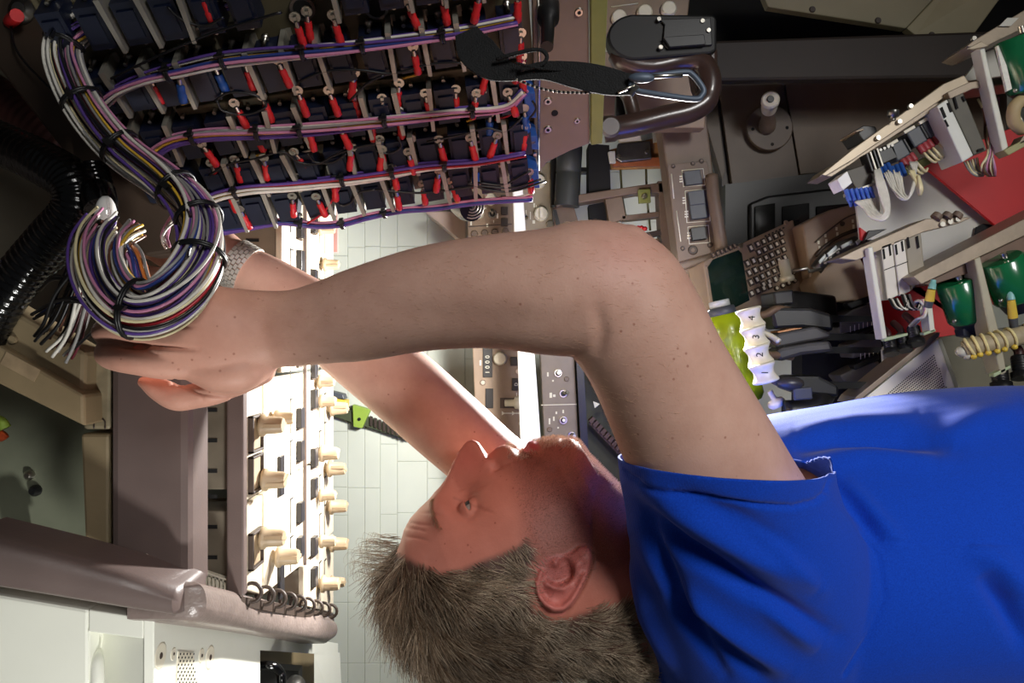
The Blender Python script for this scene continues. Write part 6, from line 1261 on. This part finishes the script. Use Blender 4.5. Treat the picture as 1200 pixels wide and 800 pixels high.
# ---- hair: cap and strands
HAIRM = bpy.data.materials.new('brown_grey_hair'); HAIRM.use_nodes = True
def hair_material():
    nt = HAIRM.node_tree; L = nt.links; b = nt.nodes['Principled BSDF']
    g = nt.nodes.new('ShaderNodeAttribute'); g.attribute_name = 'tint'; L.new(g.outputs['Color'], b.inputs['Base Color'])
    b.inputs['Roughness'].default_value = .42; b.inputs['Specular IOR Level'].default_value = .45
hair_material()
def hairline(s, t, w_):                              # >0 where hair grows (cm)
    # border on the side view, pixels of the photograph
    px = OX + (-.88 * s - .475 * t) / PXM; py = OY + (.475 * s - .88 * t) / PXM
    return px, py
hm_i = np.where(True)[0]
bco = get_co(body_me); bno = get_no(body_me); q = bco - np.array(HO)
hs = q @ np.array(HUP) * 100; ht = q @ np.array(HFR) * 100; hwid = q @ np.array(HSD) * 100
mir = bco.copy(); mir[:, 1] = HD - np.abs(HD - mir[:, 1]); hx, hy, _ = proj(mir)
cand = np.where((np.abs(hwid) < 8.4) & (hs > -14.5) & (ht < 9) & (hx > 400) & (hx < 765) & (hy > 600) & (bco[:, 1] > .64) & (bco[:, 1] < .84))[0]
sdv = poly_sd(hx[cand], hy[cand], HPOLY); notear = poly_sd(hx[cand], hy[cand], EAR) < -.5
roots = cand[(sdv > 0) & notear]; rsd = sdv[(sdv > 0) & notear]
NST = 44000
pk = rng.integers(0, len(roots), NST); ri = roots[pk]; keep = rng.random(NST) < np.clip(.25 + rsd[pk] / 14, 0, 1); ri = ri[keep]; edge = rsd[pk][keep]; NST = len(ri)
p0 = bco[ri] + rng.normal(0, .0008, (NST, 3)); n0 = bno[ri]; s_ = hs[ri]; t_ = ht[ri]; w_ = hwid[ri]
up = np.array(HUP); fr = np.array(HFR); sdn = np.array(HSD)
# growth direction: swept from the forehead back over the crown, down at sides and nape
topness = sstep(1.5, 7.5, s_)
D = -fr[None] * (.95 - .25 * topness)[:, None] - up[None] * (.75 - .9 * topness)[:, None] + sdn[None] * (.35 * np.sign(w_) * topness * .6)[:, None]
nape = sstep(-4, -9, s_)[:, None]; D = D * (1 - nape) + (-up[None] * 1.0 - fr[None] * .1) * nape
D -= n0 * (D * n0).sum(1)[:, None]; D /= np.linalg.norm(D, axis=1)[:, None] + 1e-9
lift = (.20 + .12 * sstep(-4, -8, s_) + .16 * topness + .16 * sstep(5.5, 8, s_) * (t_ > 2)) * rng.uniform(.7, 1.4, NST)
LEN = (.018 + .017 * sstep(-3, 6, s_) + .005 * sstep(3, 8, s_)) * rng.uniform(.65, 1.25, NST) * (.45 + .55 * np.clip(edge / 10, 0, 1))
clump = np.stack([np.sin(p0 @ rng.normal(0, 1, 3) * 200 + i) for i in range(3)], 1) * .30
jit = rng.normal(0, .11, (NST, 3)) + clump
K = 6; pts = np.zeros((NST, K, 3)); pts[:, 0] = p0 - n0 * .001; cur = pts[:, 0].copy(); dirv = D + n0 * lift[:, None] + jit; dirv /= np.linalg.norm(dirv, axis=1)[:, None]
for k in range(1, K):
    cur = cur + dirv * (LEN / (K - 1))[:, None]; pts[:, k] = cur
    dirv = dirv - n0 * (lift * .28)[:, None] + rng.normal(0, .05, (NST, 3)) + clump * .12; dirv /= np.linalg.norm(dirv, axis=1)[:, None]
def strands(pts, rad, cols, name, parent, mtl):
    N, K, _ = pts.shape; t = np.diff(pts, axis=1); t = np.concatenate([t, t[:, -1:]], 1); t /= np.linalg.norm(t, axis=2, keepdims=True) + 1e-9
    ref = np.tile(np.array([.3, .9, .31]), (N, K, 1)); u = np.cross(t, ref); u /= np.linalg.norm(u, axis=2, keepdims=True) + 1e-9; v = np.cross(t, u)
    r = rad[:, None] * np.linspace(1, .35, K)[None]; rings = []
    for a in (0, 2.094, 4.189): rings.append(pts + (u * math.cos(a) + v * math.sin(a)) * r[..., None])
    vs = np.stack(rings, 2).reshape(-1, 3); base = (np.arange(N) * K * 3)[:, None, None]
    k = np.arange(K - 1)[None, :, None] * 3; a = np.arange(3)[None, None, :]; a2 = (a + 1) % 3
    f = np.stack([base + k + a, base + k + a2, base + k + 3 + a2, base + k + 3 + a], -1).reshape(-1, 4)
    me = bpy.data.meshes.new(name); me.vertices.add(len(vs)); me.vertices.foreach_set('co', vs.astype(np.float32).ravel())
    me.loops.add(f.size); me.loops.foreach_set('vertex_index', f.astype(np.int32).ravel())
    me.polygons.add(len(f)); me.polygons.foreach_set('loop_start', np.arange(0, f.size, 4, dtype=np.int32)); me.polygons.foreach_set('use_smooth', np.ones(len(f), bool))
    me.update(calc_edges=True)
    at_ = me.attributes.new('tint', 'FLOAT_COLOR', 'POINT'); cc = np.ones((len(vs), 4), np.float32); cc[:, :3] = np.repeat(cols, K * 3, axis=0)
    at_.data.foreach_set('color', cc.ravel()); me.materials.append(mtl)
    o = bpy.data.objects.new(name, me); COL.objects.link(o); o.parent = parent; o.matrix_parent_inverse = INV(parent); return o
grey = np.clip(sstep(.5, -3, s_) * .35 + .15 + .45 * np.exp(-(((hx[ri] - 570) / 60) ** 2 + ((hy[ri] - 690) / 35) ** 2)) + rng.normal(0, .22, NST), 0, 1)
dark = np.array(lin((92, 70, 50))); lightc = np.array(lin((196, 178, 154))); cols = dark[None] * (1 - grey)[:, None] + lightc[None] * grey[:, None]
cols *= rng.uniform(.7, 1.25, (NST, 1)) * (1 + .55 * clump.sum(1, keepdims=True)).clip(.6, 1.5)
hair = strands(pts, np.full(NST, .00030), cols, 'hair', person, HAIRM); hair['kind'] = 'stuff'; hair['label'] = 'short brown hair greying at the sides'
# forelock standing up at the front
fl = []
for i in range(130):
    a = hw(rng.uniform(6.9, 8.6), rng.uniform(4.6, 6.6), rng.uniform(-4.5, 4.5)); g = rng.uniform(.6, 1.15)
    q0 = np.array(a); r0 = np.array([[0, 0], [.9, .55], [1.7, 1.15], [2.3, 1.5], [2.8, 1.2], [3.0, .6]]) * g
    fl.append([q0 + (up * m_[0] + fr * m_[1] * rng.uniform(.8, 1.2)) * .01 + rng.normal(0, .0006, 3) for m_ in r0])
fl = np.array(fl); FR = strands(fl, np.full(len(fl), .00028), np.tile(lightc * .7, (len(fl), 1)), 'forelock', person, HAIRM); FR['kind'] = 'stuff'
# eyebrows and lashes, a few hairs each
br = []
for sd in (1, -1):
    for i in range(260):
        f_ = rng.random(); a = np.array(hw(1.15 + .55 * math.sin(f_ * 2.4) + rng.normal(0, .16), 8.75 - 2.3 * f_ ** 1.7, sd * (1.5 + 3.6 * f_)))
        dr = sdn * sd * .8 + up * (.5 - f_ * .7) - fr * .25 * f_; dr /= np.linalg.norm(dr)
        br.append([a + dr * .0017 * k for k in range(4)])
br = np.array(br); BR = strands(br, np.full(len(br), .00018), np.tile(np.array(lin((160, 120, 92))), (len(br), 1)), 'eyebrow', person, HAIRM); BR['kind'] = 'stuff'
# stubble on the jaw
bk = np.where(beard_w > .35)[0]; ri = bk[rng.integers(0, len(bk), 7000)]; p0 = bco[ri]; n0 = bno[ri]
D = n0 * .75 - up[None] * .6 + rng.normal(0, .3, (len(ri), 3)); D /= np.linalg.norm(D, axis=1)[:, None]; LL = rng.uniform(.0014, .0034, len(ri))
pts = p0[:, None] + D[:, None] * (np.linspace(0, 1, 3)[None, :, None] * LL[:, None, None])
ST = strands(pts, np.full(len(ri), .00010), np.tile(np.array(lin((126, 88, 70))), (len(ri), 1)) * rng.uniform(.5, 1.6, (len(ri), 1)), 'stubble', person, HAIRM); ST['kind'] = 'stuff'
bk = np.where((beard_w > .3) & (np.abs(hwid) < 2.2) & (ht > -2))[0]; ri = bk[rng.integers(0, len(bk), 5000)]; p0 = bco[ri]; n0 = bno[ri]  # paler, longer hairs along the profile: rim light put into their colour
D = n0 - up[None] * .5 + rng.normal(0, .3, (len(ri), 3)); D /= np.linalg.norm(D, axis=1)[:, None]; LL = rng.uniform(.002, .0045, len(ri))
pts = p0[:, None] + D[:, None] * (np.linspace(0, 1, 3)[None, :, None] * LL[:, None, None])
SM = strands(pts, np.full(len(ri), .00011), np.tile(np.array(lin((224, 200, 180))), (len(ri), 1)), 'rim_lit_stubble', person, HAIRM); SM['kind'] = 'stuff'
# fine body hair on the arms
ak = np.where((bco[:, 1] < .9) & ~((np.abs(hwid) < 10) & (hs > -15) & (bco[:, 1] > .64) & (bco[:, 1] < .86)) & (proj(bco)[0] > 290) & (proj(bco)[0] < 800) & (proj(bco)[1] < 600))[0]
ri = ak[rng.integers(0, len(ak), 5200)]; p0 = bco[ri]; n0 = bno[ri]; D = np.array([.1, 0, .9])[None] + rng.normal(0, .35, (len(ri), 3)); D -= n0 * (D * n0).sum(1)[:, None] * .9; D /= np.linalg.norm(D, axis=1)[:, None]
D = D + n0 * .35; LL = rng.uniform(.0025, .005, len(ri))
pts = p0[:, None] + D[:, None] * (np.linspace(0, 1, 4)[None, :, None] * LL[:, None, None]) - n0[:, None] * (np.linspace(0, 1, 4)[None, :, None] ** 2 * LL[:, None, None] * .2)
AH = strands(pts, np.full(len(ri), .00007), np.tile(np.array(lin((226, 186, 150))), (len(ri), 1)), 'arm_hair', person, HAIRM); AH['kind'] = 'stuff'
# trousers reach from the shirt hem to the floor, shoes below
TR = mat('dark_navy_trousers', (34, 38, 52), .8, 0, .12, 60, .2, 400); SHO = mat('black_shoe_leather', (20, 19, 18), .45, 0, .1, 40)
def body_tube(mb, secs, m, n=28):
    vs = []; fs = []
    for X, Y, Z, rx, ry in secs:
        for k in range(n):
            a = 2 * math.pi * k / n; vs.append((X + rx * math.cos(a), Y + ry * math.sin(a), Z))
    for i in range(len(secs) - 1):
        for k in range(n): fs.append((i * n + k, i * n + (k + 1) % n, (i + 1) * n + (k + 1) % n, (i + 1) * n + k))
    mb.add(vs, fs + [tuple(range(n - 1, -1, -1)), tuple((len(secs) - 1) * n + k for k in range(n))], m, True)
tr = MB(); hx0 = P(1430, 645, .83).x
body_tube(tr, [(hx0, .83, .80, .15, .175), (hx0, .83, .86, .158, .18), (hx0, .83, .93, .15, .172)], TR)
for sy in (-1, 1): body_tube(tr, [(hx0, .83 + sy * .10, .06, .06, .06), (hx0 + .005, .83 + sy * .10, .25, .066, .064), (hx0 + .015, .83 + sy * .098, .45, .075, .072), (hx0 + .01, .83 + sy * .095, .7, .095, .088), (hx0, .83 + sy * .088, .87, .12, .092)], TR)
trm = remeshed(tr, .008, 5); trm.materials.clear(); trm.materials.append(TR)
to = bpy.data.objects.new('trousers', trm); COL.objects.link(to); to.parent = person; to.matrix_parent_inverse = INV(person)
for sy in (-1, 1):
    sh = MB(); sh.ball((hx0 + .06, .83 + sy * .10, .045), .05, SHO, 20, (2.6, .95, .9)); sh.build('shoe', person)
